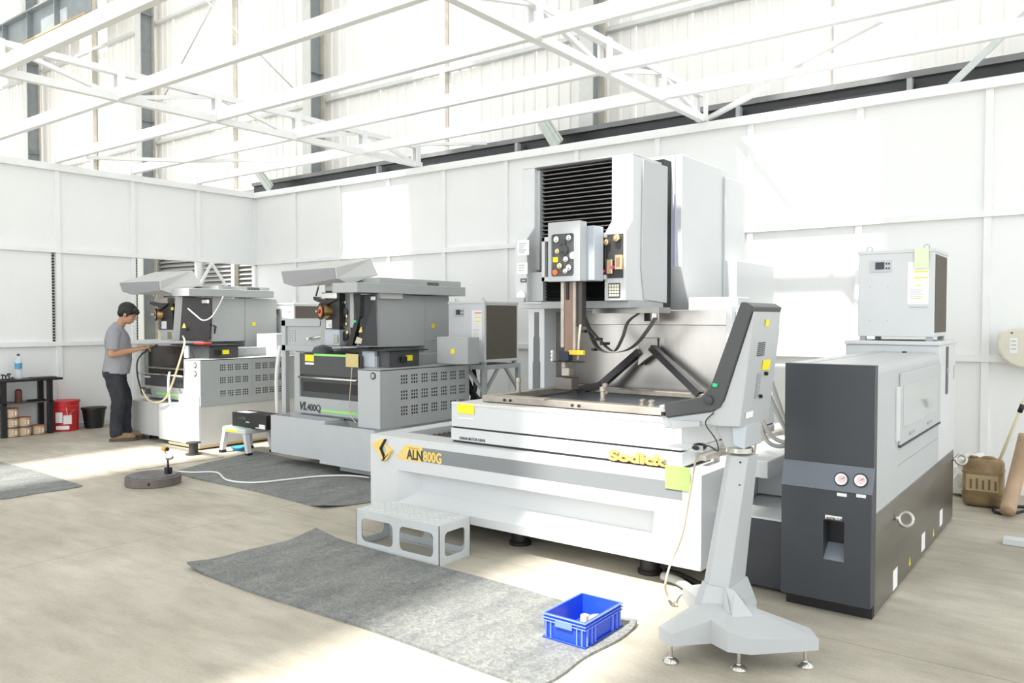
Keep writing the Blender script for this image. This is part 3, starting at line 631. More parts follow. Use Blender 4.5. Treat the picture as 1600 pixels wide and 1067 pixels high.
fbox('tank_rear_cover', mm, (1076, 465), (1152, 487), 5.70, .25, WHITE, .004)
box('rear_plinth', mm, RX - .9, RX, 6.0, 7.4, 0, .3, WHITE)
box('right_deck', mm, -1.753, -1.44, 4.9, 6.1, .42, .60, WHITE, .005); lathe('drain_pipe', mm, [(.055, 0), (.055, .3), (.07, .3), (.07, .36)], (-1.72, 5.05, .57), WHITE, 18, XP)
box('side_tray', mm, -1.90, -1.55, 4.5, 5.9, .60, .70, WHITE, .005); box('side_rail', mm, -1.88, -1.84, 4.3, 5.9, .70, .73, FR)
# green note hanging on the table corner
nt_ = fdecal('paper_note', None, (1039.5, 726), (1078.5, 768), BY - .006, NOTE, .002); tag(nt_, 'pale green paper note hanging at the white machine front corner', 'note')
# ================================================================ FILTER UNIT
fu = thing('filter_unit', 'charcoal and steel filter tank unit with two round gauges', 'filter unit', (-1.15, 5.4, 0))
FX0, FX1, FYU, FYL = -1.372, -.927, 4.24, 4.20
n0, n1 = atY(1286.5, 811.5, FYL), atY(1318.5, 879, FYL)
def merged(name, parent, objs, m):
    bm = bmesh.new()
    for o in objs: bm.from_mesh(o.data); bpy.data.objects.remove(o)
    return link(name, mesh_from(bm, name), m, parent)
prof = [(FYU, .77), (FYU, 1.285), (FYU + .06, 1.285), (FYU + .06, .07), (FYL, .07), (FYL, .645)]
merged('front_panel', fu, [prism('t', None, prof, 'x', FX0, n0.x, CHAR), prism('t', None, prof, 'x', n1.x, FX1, CHAR), box('t', None, n0.x, n1.x, FYL, FYU + .06, .07, n1.z, CHAR),
    prism('t', None, [(FYU, .77), (FYU, 1.285), (FYU + .06, 1.285), (FYU + .06, n0.z), (FYL, n0.z), (FYL, .645)], 'x', n0.x, n1.x, CHAR)], CHAR)
prism('gauge_band', fu, [(FYL - .004, .645), (FYU - .004, .772), (FYU + .02, .772), (FYL + .02, .645)], 'x', FX0 - .001, FX1 + .001, mat('slate_band', (.15, .17, .20), .4))
box('kick_plate', fu, FX0 + .01, FX1 - .005, 4.262, 4.32, 0, .09, BLACK)
bn = Vector((0, -.127, -.04)).normalized(); bn = Vector((0, -.954, .30)).normalized()
for px, py in ((1315, 749.5), (1345, 751.5)):
    a = atY(px, py, 4.215); gg = lathe('pressure_gauge', fu, [(.036, 0), (.036, .012), (.031, .016)], (a.x, 4.222, a.z), INK, 24, bn); lathe('gauge_face', gg, [(.029, 0), (.029, .003)], (a.x, 4.222 - .016, a.z + .004), PAPER, 24, bn); 
    lathe('gauge_arc', gg, [(.020, 0), (.020, .001)], (a.x + .004, 4.222 - .0195, a.z + .007), mat('pinkish_dial', (.80, .62, .62), .6), 20, bn); c_ = Vector((a.x, 4.222 - .020, a.z + .005)); beam('gauge_needle', gg, c_, c_ + Vector((.018, -.002, .012)), .003, .002, INK)
    fdecal('gauge_label', fu, (px - 7, py + 20), (px + 8, py + 27), FYL, PAPER)
fdecal('label_plate', fu, (1289.5, 804), (1315.5, 813.5), FYL, PAPER, .003); a = atY(1291.5, 811.5, FYL); text('lettering', fu, 'WATER GUN', (a.x, FYL - .005, a.z), XP, ZP, .022, INK, .0005, .0006, 0, sx=.62)
box('niche_back', fu, n0.x, n1.x, FYU + .055, FYU + .06, n1.z, n0.z, BLACK); prism('niche_ledge', fu, [(FYL + .004, n1.z), (FYU + .055, n1.z + .07), (FYU + .055, n1.z)], 'x', n0.x, n1.x, mat('slate_light', (.22, .25, .28), .4))
# tank body, right side in brushed steel, roof and doors
box('tank', fu, FX0, FX1, 4.30, 6.80, .012, .53, STAIND, .003)
hb = prism('hood', fu, [(FX0, .53), (FX0, 1.285), (FX1 - .04, 1.285), (FX1 - .012, 1.273), (FX1, 1.245), (FX1, .53)], 'y', 4.30, 6.12, LGREY, .004)
box('hood_seam', fu, FX0 + .1, FX0 + .103, 4.32, 6.1, 1.284, 1.287, MGREY); lathe('roof_knob', fu, [(.014, 0), (.014, .01)], (FX1 - .2, 6.0, 1.285), BLACK, 10)
sbox('side_door', fu, (1402.8, 606), (1465, 655), FX1 + .008, .012, LGREY, .002)
dp = sbox('door_panel', fu, (1403, 605), (1465, 654), FX1 + .010, .012, WHITE, .003)
wa = [atX(*p, FX1 + .012) for p in ((1407.8, 601.5), (1460, 585.5), (1460, 642), (1407, 669.5))]
box('door', fu, FX1, FX1 + .012, 4.80, 6.10, .815, 1.215, LGREY, .003); box('door_window', fu, FX1 + .011, FX1 + .014, 4.862, 5.93, .905, 1.145, mat('smoky_acrylic', (.42, .46, .47), .12, coat=.5)); box('door_lower_edge', fu, FX1 + .001, FX1 + .015, 4.80, 6.10, .803, .815, INK)
for y in (5.05, 5.62): box('door_handle', fu, FX1 + .012, FX1 + .018, y, y + .14, .845, .862, MGREY, .002)
box('door_groove', fu, FX1, FX1 + .003, 4.80, 6.10, .70, .704, MGREY)
cb = box('cabinet', fu, -1.545, FX1, 6.13, 6.82, .53, 1.335, WHITE, .004); box('cabinet_top', fu, -1.55, FX1 + .006, 6.11, 6.83, 1.335, 1.362, WHITE, .004)
box('cabinet_slot', fu, FX1 + .001, FX1 + .004, 6.38, 6.47, .98, 1.32, DGREY); box('slot_latch', fu, FX1 + .003, FX1 + .012, 6.41, 6.44, 1.13, 1.17, CHROME); box('cabinet_slot_short', fu, FX1 + .001, FX1 + .003, 6.74, 6.755, 1.07, 1.17, MGREY)
box('cabinet_base', fu, -1.545, FX0, 6.13, 6.82, 0, .53, WHITE)
for y, z in ((4.75, .42), (6.78, .46)):
    bm = bmesh.new(); ring_tube(bm, [Vector((FX1 + .055 + .035 * math.cos(t * 2 * PI / 18), y + .012 * math.sin(t * 2 * PI / 18), z + .035 * math.sin(t * 2 * PI / 18))) for t in range(19)], .011, 8, cap=False); ring_tube(bm, [(FX1, y, z), (FX1 + .02, y, z)], .014, 10)
    link('lifting_eye', mesh_from(bm, 'lifting_eye', True), mat('galvanised_eye', (.55, .54, .50), .35, metal=.8), fu)
for y, z in ((4.72, .02), (5.55, .04), (6.22, .06)): decal('paper_tag', fu, (FX1, y, z), YP, ZP, .11, .11, PAPER, .002)
for y in (5.15, 5.95): hull('hazard_triangle', fu, [(FX1 + .001, y, .05), (FX1 + .001, y + .05, .05), (FX1 + .001, y + .025, .10), (FX1 + .002, y, .05), (FX1 + .002, y + .05, .05), (FX1 + .002, y + .025, .10)], [(0, 2, 1), (3, 4, 5), (0, 1, 4, 3), (1, 2, 5, 4), (2, 0, 3, 5)], YEL)
# low charcoal cabinet left of the tank
box('low_cabinet', fu, -1.74, FX0 - .005, 4.36, 5.2, .02, .40, CHAR, .003); box('low_cabinet_lid', fu, -1.74, FX0 - .005, 4.36, 5.2, .40, .412, WHITE); box('low_cabinet_hinge', fu, FX0 - .02, FX0 - .004, 4.352, 4.36, .22, .31, BLACK)
# ================================================================ CHILLER ON THE FILTER UNIT
ch = thing('chiller', 'white box chiller with green note on the right-hand unit', 'chiller', (-1.22, 6.4, 1.362), 'white chillers')
def chiller(t, x0, x1, y0, y1, z0, z1, louv='right', disp='left'):
    box('body', t, x0, x1, y0, y1, z0 + .03, z1, WHITE, .004); box('cap', t, x0 - .006, x1 + .006, y0 - .006, y1 + .006, z1 - .025, z1, WHITE, .003)
    for x in (x0 + .03, x1 - .03):
        for y in (y0 + .03, y1 - .03): box('foot', t, x - .02, x + .02, y - .02, y + .02, z0, z0 + .035, MGREY)
    box('filter_mesh', t, x1 - .002, x1 + .003, y0 + .03, y1 - .03, z0 + .06, z1 - .04, mat('brown_filter_mesh', (.13, .115, .095), .8, var=.3, scale=60)); 
    for x in (x0 + .06, x1 - .06): bm = bmesh.new(); ring_tube(bm, [Vector((x + .018 * math.cos(u * 2 * PI / 10), y0 + .06, z1 + .016 + .018 * math.sin(u * 2 * PI / 10))) for u in range(11)], .005, 6, cap=False); link('lifting_ring', mesh_from(bm, 'lifting_ring', True), WHITE, t)
    w = x1 - x0; h = z1 - z0
    dx = x0 + w * .16; dz = z1 - h * .24
    decal('display_panel', t, (dx, y0, dz), XP, ZP, w * .28, h * .13, mat('display_bezel', (.52, .54, .58), .4), .006); decal('display_screen', t, (dx + w * .07, y0 - .006, dz + h * .03), XP, ZP, w * .12, h * .08, INK, .003)
    for k in range(4): decal('display_button', t, (dx + w * .21 + (k % 2) * w * .035, y0 - .006, dz + h * .03 + (k // 2) * h * .05), XP, ZP, w * .02, h * .02, INK, .003)
    lx = x0 + w * .66
    decal('label_sheet', t, (lx, y0, z1 - h * .60), XP, ZP, w * .27, h * .46, PAPER, .002)
    for k, c in enumerate((RED, YEL, YEL)): decal('label_band', t, (lx + w * .08, y0 - .002, z1 - h * (.19 + k * .065)), XP, ZP, w * .18, h * .014, c, .001)
    for k in range(2): decal('label_band', t, (lx + w * .10, y0 - .002, z1 - h * (.40 + k * .14)), XP, ZP, w * .07, h * .01, YEL, .001)
    for k in range(6): decal('label_print', t, (lx + w * .03, y0 - .002, z1 - h * (.44 + k * .02)), XP, ZP, w * (.18 - (k % 3) * .02), h * .004, INKG, .0005)
    decal('label_bar', t, (lx + w * .02, y0, z1 - h * .64), XP, ZP, w * .24, h * .014, INKG, .002)
    for sx_ in (.16, .40):
        for sz_ in (.40, .78): lathe('panel_screw', t, [(.004, 0), (.004, .002)], (x0 + w * sx_, y0, z1 - h * sz_), MGREY, 8, YN)
chiller(ch, -1.475, -.978, 6.186, 6.72, 1.362, 2.012)
nt2 = fdecal('paper_note', None, (1429, 388), (1451, 419), 6.176, mat('pale_lime_paper', (.75, .85, .58), .8), .002); tag(nt2, 'pale lime paper note stuck on the white chiller', 'note')
# ================================================================ CONTROL CONSOLE
cc = thing('control_console', 'grey control console on a leaning post, dark keyboard arm and screen', 'console', (-1.4, 3.5, 0))
CYF = 3.5; CYB = 3.88
k_ = lambda x, y: (lambda a: (a.x, a.z))(atY(1000 + x / 3.952, 450 + y / 3.952, CYF))
prism('screen_arm', cc, [k_(628, 88), k_(440, 610), k_(375, 680), k_(155, 712), k_(165, 797), k_(455, 760), k_(500, 735), k_(522, 690), k_(705, 115), k_(662, 88)], 'y', CYF - .012, CYB, DGREY, .004)
prism('console_body', cc, [k_(700, 140), k_(520, 695), k_(452, 762), k_(165, 800), k_(150, 730), k_(115, 722), k_(150, 865), k_(430, 845), k_(450, 852), k_(615, 858), k_(692, 262)], 'y', CYF, CYB - .01, LGREY, .004)
prism('back_cover', cc, [k_(690, 255), k_(615, 858), (k_(615, 858)[0] - .02, k_(615, 858)[1]), (k_(690, 255)[0] - .02, k_(690, 255)[1])], 'y', CYF + .004, CYB, LGREY)
bx = lambda py: k_(615, 858)[0] + (k_(690, 255)[0] - k_(615, 858)[0]) * ((858 - py) / 603.)
def bpt(y, py, off=.003): z = k_(650, py)[1]; return Vector((bx(py) + off, y, z))
def bdecal(nm, y0, y1, pa, pb, m, off=.003):
    P = [bpt(y0, pb, off), bpt(y1, pb, off), bpt(y1, pa, off), bpt(y0, pa, off)]; Q = [p + Vector((.003, 0, 0)) for p in P]
    return hull(nm, cc, P + Q, [(0, 3, 2, 1), (4, 5, 6, 7), (0, 1, 5, 4), (1, 2, 6, 5), (2, 3, 7, 6), (3, 0, 4, 7)], m)
for k in range(7): bdecal('vent_slot', 3.60, 3.69, 340 + k * 13, 346 + k * 13, INK)
for k in range(10): bdecal('connector_slot', 3.64, 3.69, 535 + k * 17, 544 + k * 17, MGREY)
bdecal('warning_label', 3.69, 3.79, 455, 520, YEL); bdecal('rating_plate', 3.55, 3.64, 775, 815, PAPER)
for (y, py) in ((3.74, 545), (3.70, 690)): lathe('connector_cap', cc, [(.009, 0), (.009, .014)], bpt(y, py), BLACK, 10, XP)
a = k_(800, 200); bdecal('hazard_label', 3.66, 3.70, 195, 240, YEL)
prism('green_button', cc, [k_(460, 585), k_(488, 590), k_(484, 612), k_(456, 606)], 'y', CYF - .022, CYF - .01, GREENB, .002)
a = k_(432, 692); lathe('hinge_cap', cc, [(.024, 0), (.022, .01), (.012, .014)], (a[0], CYF - .012, a[1]), CHAR, 20, YN)
fb = k_(150, 775); box('port', cc, fb[0] - .012, fb[0] + .006, CYF - .01, CYF + .01, fb[1] - .01, fb[1] + .008, BLACK)
prism('shelf_bracket', cc, [k_(200, 815), k_(378, 822), k_(378, 855), k_(205, 868)], 'y', CYF - .02, CYF, LGREY, .003)
prism('neck', cc, [k_(430, 848), k_(620, 858), k_(628, 1000), k_(500, 1000), k_(480, 950)], 'y', CYF + .05, CYB - .12, LGREY, .005)
prism('neck_front', cc, [k_(552, 862), k_(640, 858), k_(628, 1003), k_(560, 975)], 'y', CYF + .03, CYF + .05, PGREY, .003)
nb = k_(565, 1012); lathe('swivel_ring', cc, [(.062, 0), (.062, .022)], (nb[0], 3.60, nb[1] - .012), CHROME, 24)
# leaning post and feet
b_ = lambda x, y: (lambda a: (a.x, a.z))(atY(1010 + x / 2.964, 700 + y / 2.964, CYF))
def post_part(nm, top, bot, y0t, y1t, y0b, y1b, m):
    P = []
    for (xa, xb, z), ya, yb in ((bot, y0b, y1b), (top, y0t, y1t)):
        c = (xb - xa) * .28; P += [(xa, ya + c, z), (xa + c, ya, z), (xb, ya, z), (xb, yb, z), (xa + c, yb, z), (xa, yb - c, z)]
    n = 6; F = [tuple(range(n))[::-1], tuple(range(n, 2 * n))] + [(k, (k + 1) % n, (k + 1) % n + n, k + n) for k in range(n)]
    return hull(nm, cc, P, F, m, .003)
tp, bt = b_(348, 28), b_(262, 600)
post_part('post', (b_(348, 28)[0], b_(460, 30)[0], .885), (b_(290, 640)[0] - .03, b_(392, 640)[0], .28), 3.53, 3.66, 3.47, 3.68, LGREY)
post_part('post_foot', (b_(285, 640)[0] - .03, b_(400, 640)[0], .285), (b_(225, 720)[0], b_(430, 760)[0], .15), 3.46, 3.69, 3.40, 3.74, LGREY)
for py in (70, 175): a = b_(425, py); lathe('post_screw', cc, [(.005, 0), (.005, .003)], (a[0], 3.528 if py == 70 else 3.52, a[1]), BLACK, 8, YN)
def leg(nm, p, q_, w0, w1, h0, h1):
    p, q_ = Vector((*p, 0)), Vector((*q_, 0)); d = (q_ - p).normalized(); s = Vector((-d.y, d.x, 0)); P = []
    for e, w, h in ((p, w0, h0), (q_, w1, h1)):
        P += [(*(e - s * w).xy, .085), (*(e + s * w).xy, .085), (*(e + s * w).xy, h * .8), (*(e + s * w * .45).xy, h), (*(e - s * w * .45).xy, h), (*(e - s * w).xy, h * .8)]
    n = 6; F = [tuple(range(n))[::-1], tuple(range(n, 2 * n))] + [(k, (k + 1) % n, (k + 1) % n + n, k + n) for k in range(n)]
    return hull(nm, cc, P, F, LGREY, .004)
plan = [(-1.506, 3.159, .14), (-1.38, 3.298, .19), (-1.288, 3.253, .174), (-1.196, 3.287, .152), (-.979, 3.509, .134), (-1.035, 3.57, .15), (-1.25, 3.52, .165), (-1.32, 3.68, .19), (-1.66, 3.83, .15), (-1.72, 3.74, .15), (-1.52, 3.50, .19), (-1.586, 3.20, .145)]
bm = bmesh.new(); lo = [bm.verts.new((x, y, .085)) for x, y, z in plan]; hi = [bm.verts.new((x, y, z)) for x, y, z in plan]; ctr = bm.verts.new((-1.41, 3.50, .235)); bm.faces.new(lo[::-1])
for k in range(len(plan)): n_ = (k + 1) % len(plan); bm.faces.new((lo[k], lo[n_], hi[n_], hi[k])); bm.faces.new((hi[k], hi[n_], ctr))
link('foot_casting', mesh_from(bm, 'foot_casting'), LGREY, cc)
hull('gusset', cc, [(-1.33, 3.44, .29), (-1.22, 3.46, .155), (-1.31, 3.36, .17), (-1.37, 3.40, .18), (-1.34, 3.60, .20), (-1.38, 3.45, .30)], [(0, 2, 1), (0, 5, 3, 2), (0, 1, 4), (0, 4, 5), (1, 2, 3, 5, 4)], LGREY)
for (x, y) in ((-1.522, 3.19), (-1.254, 3.297), (-1.034, 3.503), (-1.66, 3.77)): lathe('leveling_foot', cc, [(.034, 0), (.036, .008), (.028, .018), (.012, .026), (.011, .03), (.008, .032), (.008, .09)], (x, y, 0), CHROME, 20)
# acrylic tray with a mouse below the keyboard arm
MOUSEC = mat('clear_acrylic', (.88, .90, .90), .08, alpha=.28, trans=0.0)
t0, t1 = atY(1028, 690, 3.42), atY(1098, 707, 3.42)
tr = box('mouse_tray', cc, t0.x, t1.x, 3.42, 3.62, t1.z, t1.z + .004, MOUSEC); box('tray_front', tr, t0.x, t1.x, 3.42, 3.424, t1.z, t1.z + .03, MOUSEC)
prism('tray_holder', tr, [(t0.x, t1.z + .004), (t1.x, t1.z + .004), (t1.x, t1.z + .10), (t0.x + .04, t1.z + .10), (t0.x, t1.z + .06)], 'y', 3.612, 3.618, MOUSEC)
ms = thing('computer_mouse', 'black computer mouse lying in the clear tray of the console', 'mouse', (t1.x - .05, 3.47, t1.z + .004))
bm = bmesh.new(); bmesh.ops.create_uvsphere(bm, u_segments=16, v_segments=10, radius=1, matrix=Matrix.Translation((t1.x - .035, 3.46, t1.z + .018)) @ Matrix.Diagonal((.032, .05, .018, 1))); link('shell', mesh_from(bm, 'shell', True), BLACK, ms)
a = atY(1115, 645, CYF - .01); e_ = Vector((t1.x - .03, 3.44, t1.z + .02)); tube('cable', ms, [a, (a.x - .035, CYF - .02, a.z - .05), (a.x + .02, CYF - .03, a.z - .12), (a.x + .035, CYF - .04, a.z - .17), (e_.x + .05, 3.44, e_.z + .01), e_], .003, BLACK, 6, True)
pad = lathe('mouse_pad_disc', None, [(.055, 0), (.055, .004)], (t0.x + .075, 3.49, t1.z + .005), mat('grey_pad', (.42, .43, .44), .5), 26); tag(pad, 'grey half-round mouse pad lying in the clear console tray', 'mouse pad')
# cables hanging from the console
CORD = mat('tan_cord', (.62, .53, .38), .6); GHOSE = mat('grey_hose', (.40, .40, .38), .5)
bb = atY(1078, 710, 3.7); cd = tube('power_cord', None, [atY(1088, 712, 3.85), atY(1078, 770, 3.86), atY(1066, 835, 3.88), atY(1048, 880, 3.9), atZ(1040, 910, .15), atZ(1042, 928, .04), atZ(1058, 946, .01)], .006, CORD, 8, True); tag(cd, 'tan power cord hanging down the white machine front to the floor', 'cord')
cd = tube('console_cord', None, [atY(1182, 668, 3.75), atY(1180, 700, 3.8), atY(1172, 740, 3.82), atY(1163, 790, 3.85), atY(1157, 830, 3.85)], .006, CORD, 8, True); tag(cd, 'tan cord running down behind the console post', 'cord')
for k, (pts, lb) in enumerate((([(1205, 595), (1215, 625), (1226, 655), (1240, 675)], 'upper grey hose arcing from console towards the charcoal unit'), ([(1200, 612), (1212, 640), (1226, 668), (1240, 680)], 'second grey hose just below the uppermost, behind the console'), ([(1190, 655), (1205, 680), (1222, 690), (1240, 690)], 'lower grey hose curling behind the console to the right'), ([(1188, 662), (1198, 688), (1215, 697), (1240, 694)], 'lowest grey hose lying behind the console'))):
    tag(tube('grey_hose', None, [atY(px, py, 4.6 + .05 * k) for px, py in pts], .013, GHOSE, 8, True), lb, 'hose', 'grey hoses behind the console')
for k, (pts, lb) in enumerate((([(1035, 900), (1060, 908), (1085, 925)], 'thick grey hose on the floor under the white machine corner'), ([(1040, 893), (1065, 900), (1095, 915)], 'black hose on the floor behind the console foot'))):
    tag(tube('floor_hose', None, [atZ(px, py, .03) for px, py in pts], .025 - k * .005, GHOSE if k == 0 else BLACK, 10, True), lb, 'hose')
# ================================================================ TWO SMALLER MACHINES
def vent_panel(name, parent, x, y0, y1, z0, z1, groups, m, s=.021, g=.0115):
    """side sheet at x with groups of 3 x 3 square holes; groups = list of (y, z) lower corners, hole size in s"""
    ys = sorted(set([y0, y1] + [round(gy + k * (s + g) + e, 4) for gy, _ in groups for k in range(3) for e in (0, s)]))
    zs = sorted(set([z0, z1] + [round(gz + k * (s + g) + e, 4) for _, gz in groups for k in range(3) for e in (0, s)]))
    hs = set()
    for gy, gz in groups:
        for i in range(3):
            for j in range(3): hs.add((ys.index(round(gy + i * (s + g), 4)), zs.index(round(gz + j * (s + g), 4))))
    return grid_panel(name, parent, (x, 0, 0), YP, ZP, ys, zs, hs, .006, m)
MIRR = mat('dark_tank_glass', (.05, .042, .036), .18, var=.5, scale=2.5, metal=.2)
HOODM = mat('hood_grey', (.56, .57, .56), .45, var=.03)
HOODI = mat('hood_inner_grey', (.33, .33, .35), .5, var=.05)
def hood(t, pts):
    """pts: front top-left, front top-right, back top-right, back top-left, lower front right, lower front left, lower front corner, side lower front, side lower back (world)"""
    TL, TR, BR, BL, FR, FC, FL, SB, SR = pts
    hull('hood', t, [TL, TR, BR, BL, FR, FC, FL, SB, SR, (BL[0], BL[1], SR[2] + .02)],
         [(0, 1, 2, 3), (0, 6, 5, 4, 1), (1, 4, 7, 8, 2), (2, 8, 9, 3), (0, 3, 9, 6), (4, 5, 6, 9, 8, 7)], HOODM, .004)
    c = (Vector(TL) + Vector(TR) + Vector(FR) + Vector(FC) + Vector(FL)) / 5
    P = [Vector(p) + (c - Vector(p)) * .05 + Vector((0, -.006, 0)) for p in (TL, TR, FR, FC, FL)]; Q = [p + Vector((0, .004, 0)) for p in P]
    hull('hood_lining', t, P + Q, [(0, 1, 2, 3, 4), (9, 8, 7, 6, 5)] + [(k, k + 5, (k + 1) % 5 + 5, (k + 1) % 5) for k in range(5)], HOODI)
def wire_spool(nm, t, c, ax, r, w, coil, hubm):
    c = Vector(c); s = lathe(nm, t, [(r * .25, -.012), (r * .25, 0), (r, 0), (r, .014), (r * .72, .014), (r * .72, w - .012), (r, w - .012), (r, w), (r * .2, w)], c, BLACK, 26, ax)
    lathe('spool_coil', s, [(r * .86, .012), (r * .88, w * .5), (r * .86, w - .012)], c, coil, 26, ax); lathe('spool_hub', s, [(r * .66, -.003), (r * .66, .001)], c, hubm, 24, ax); lathe('spool_axle', s, [(r * .10, -.05), (r * .16, -.046), (r * .16, -.002)], c, CHROME, 12, ax)
    return s
SY = 5.11
# ---------------- machine beside the standing person
vz = thing('wire_cutting_machine', 'farthest grey wire-cutting machine with open front, lettered VZ300L', 'machine', (-9.2, 5.7, 0), 'smaller wire-cutting machines')
U2 = lambda x, y: (130 + x / 5.333, 390 + y / 5.333)
L2 = lambda x, y: (130 + x / 5.333, 520 + y / 5.333)
X2 = -8.326
prism('tray', vz, [(-10.13, .075), (-9.215, .075), (-9.205, .485), (-9.99, .485)], 'y', SY + .01, SY + .30, mat('satin_tray', (.56, .57, .57), .3, var=.12, scale=2, stretch=(2, 1, .3)), .003)
MATS['tray_steel'] = TRAYM = mat('tray_steel', (.62, .62, .61), .35, metal=.8, var=.1)
prism('front_block', vz, [(-9.205, .06), (-8.34, .05), (-8.34, .625), (-8.76, .625), (-8.76, .49), (-9.205, .49)], 'y', SY - .015, SY + .4, WHITE, .003)
box('side_skirt', vz, -8.75, X2 - .012, SY, 6.65, .04, .505, mat('side_warm_grey', (.62, .61, .58), .4, var=.04), .003); box('skirt_trim', vz, -9.0, X2 - .008, SY - .01, 6.65, .02, .045, mat('tan_skirt_trim', (.55, .43, .24), .6))
lathe('leveling_foot', vz, [(.05, 0), (.05, .03), (.02, .03), (.02, .1)], (-9.7, 5.3, 0), BLACK, 14)
for x, y in ((-9.9, 6.4), (-8.6, 6.5)): lathe('leveling_foot', vz, [(.05, 0), (.05, .03), (.02, .03), (.02, .1)], (x, y, 0), BLACK, 14)
box('cabinet_front', vz, -8.675, X2, SY, SY + .02, .505, 1.04, LGREY, .002); box('cabinet_core', vz, -8.66, X2 - .03, SY + .01, 6.60, .505, 1.03, VOID)
box('cabinet_top', vz, -8.675, X2, SY, 6.62, 1.032, 1.042, SGREY)
g = [(SY + .256 + k * .102, z) for k in range(4) for z in (.60, .755, .905)]
vent_panel('vent_panel', vz, X2, SY + .02, 5.80, .505, 1.04, g, SGREY, .0175, .009)
g = [(5.85 + k * .102, z) for k in range(4) for z in (.60, .755, .905)]
vent_panel('vent_panel', vz, X2, 5.806, 6.62, .505, 1.04, g, SGREY, .0175, .009); box('panel_seam', vz, X2 - .01, X2 - .001, 5.799, 5.807, .505, 1.04, MGREY)
for py in (270, 340): a = atY(*L2(932, py), SY); lathe('round_lock', vz, [(.033, 0), (.033, .004)], (a.x, SY, a.z), INK, 20, YN); lathe('round_lock_face', vz, [(.024, 0), (.024, .003)], (a.x, SY - .004, a.z), SGREY, 20, YN)
# body: tank opening, apron with lettering, rail
FY = 5.31
a0, a1 = atY(*L2(475, 110), FY), atY(*L2(845, 520), FY)
box('apron', vz, a0.x, a1.x, FY, FY + .05, .515, .66, SGREY, .003); box('tank_frame', vz, a0.x, a0.x + .09, FY, FY + .7, .66, 1.16, SGREY, .003)
box('tank_glass', vz, a0.x + .09, a1.x, FY + .06, FY + .09, .78, 1.17, MIRR); box('tank_sill', vz, a0.x, a1.x, FY + .01, FY + .06, .66, .80, DGREY, .003); box('tank_shelf', vz, a0.x + .2, a1.x, FY, FY + .1, .885, .90, FR)
box('body_core', vz, a0.x + .02, -8.7, FY + .1, 6.6, .2, 1.15, MGREY)
for k in range(4): lathe('frame_screw', vz, [(.008, 0), (.008, .006)], (a0.x + .06, FY, .86 + k * .08), CHROME, 8, YN)
r0, r1 = atY(*L2(455, 333), FY - .03), atY(*L2(830, 355), FY - .03); tube('hand_rail', vz, [(r0.x, FY - .03, r0.z), (r1.x, FY - .03, r0.z)], .012, CHROME, 10)
fdecal('sill_label', vz, L2(505, 355), L2(560, 375), FY + .009, PAPER)
a = atY(*L2(472, 500), FY); text('lettering', vz, 'VZ', (a.x, FY - .003, .548), XP, ZP, .115, INK, .001, .0035, .25, sx=.85); text('lettering', vz, '300L', (a.x + .13, FY - .003, .552), XP, ZP, .10, INK, .001, .002, 0, sx=.85)
g0, g1 = atY(*L2(612, 490), FY), atY(*L2(805, 520), FY); decal('green_stripe', vz, (g0.x, FY, .556), XP, ZP, g1.x - g0.x + .3, .03, LIME, .002)
hood(vz, [atY(*U2(298, 275), 5.28), atY(*U2(640, 259), 5.28), atY(*U2(910, 172), 5.85), atY(*U2(600, 186), 5.85), atY(*U2(650, 335), 5.30), atY(*U2(405, 378), 5.30), atY(*U2(325, 350), 5.29), atY(*U2(755, 375), 5.45), atY(*U2(990, 295), 5.85)])
h_ = lambda x, y, yy: atY(*U2(x, y), yy)
HB = mat('black_head_casting', (.022, .022, .024), .4, var=.2)
def fb2(nm, t, U, p0, p1, y, d, m, bev=.003): return fbox(nm, t, U(*p0), U(*p1), y, d, m, bev)
fb2('head', vz, U2, (650, 450), (745, 665), 5.45, .3, HB); fb2('head_arm', vz, U2, (600, 402), (700, 448), 5.44, .1, FR); prism('head_bracket', vz, [(h_(555, 433, 5.42).x, h_(555, 433, 5.42).z), (h_(555, 455, 5.42).x, h_(555, 455, 5.42).z), (h_(650, 490, 5.42).x, h_(650, 490, 5.42).z), (h_(700, 455, 5.42).x, h_(700, 455, 5.42).z)], 'y', 5.42, 5.5, HB)
fb2('head_switch', vz, U2, (652, 597), (690, 660), 5.44, .02, PAPER); fb2('lower_head', vz, U2, (648, 665), (745, 755), 5.46, .25, PGREY); fb2('keypad', vz, U2, (700, 685), (735, 745), 5.455, .01, mat('brown_keypad', (.30, .24, .12), .5)); fdecal('head_label', vz, U2(732, 480), U2(753, 503), 5.449, YEL)
sp_ = h_(600, 540, 5.40); wire_spool('wire_spool', vz, sp_, (.35, .94, 0), .083, .13, COPPER, ORANGE)
beam('hood_strut', vz, h_(610, 330, 5.4), h_(590, 390, 5.4), .02, .02, CHROME); beam('hood_arm', vz, h_(640, 335, 5.4), h_(650, 400, 5.45), .06, .06, SGREY)
dl0, dl1, dr0, dr1 = h_(770, 390, 5.36), h_(742, 762, 5.36), h_(1072, 405, 5.72), h_(1052, 752, 5.72)
def slab(nm, t, P, th, m, bev=.003):
    P = [Vector(p) for p in P]; n = (P[1] - P[0]).cross(P[3] - P[0]).normalized() * th; Q = [p + n for p in P]
    return hull(nm, t, P + Q, [(0, 3, 2, 1), (4, 5, 6, 7), (0, 1, 5, 4), (1, 2, 6, 5), (2, 3, 7, 6), (3, 0, 4, 7)], m, bev)
dm = lambda a, b, f: a + (b - a) * f
slab('door_edge', vz, [dl1, dm(dl1, dr1, .2), dm(dl0, dr0, .2), dl0], -.05, SGREY); ds = slab('door', vz, [dm(dl1, dr1, .21) + Vector((.0, -.01, 0)), dr1, dr0, dm(dl0, dr0, .21) + Vector((0, -.01, 0))], -.06, DGREY)
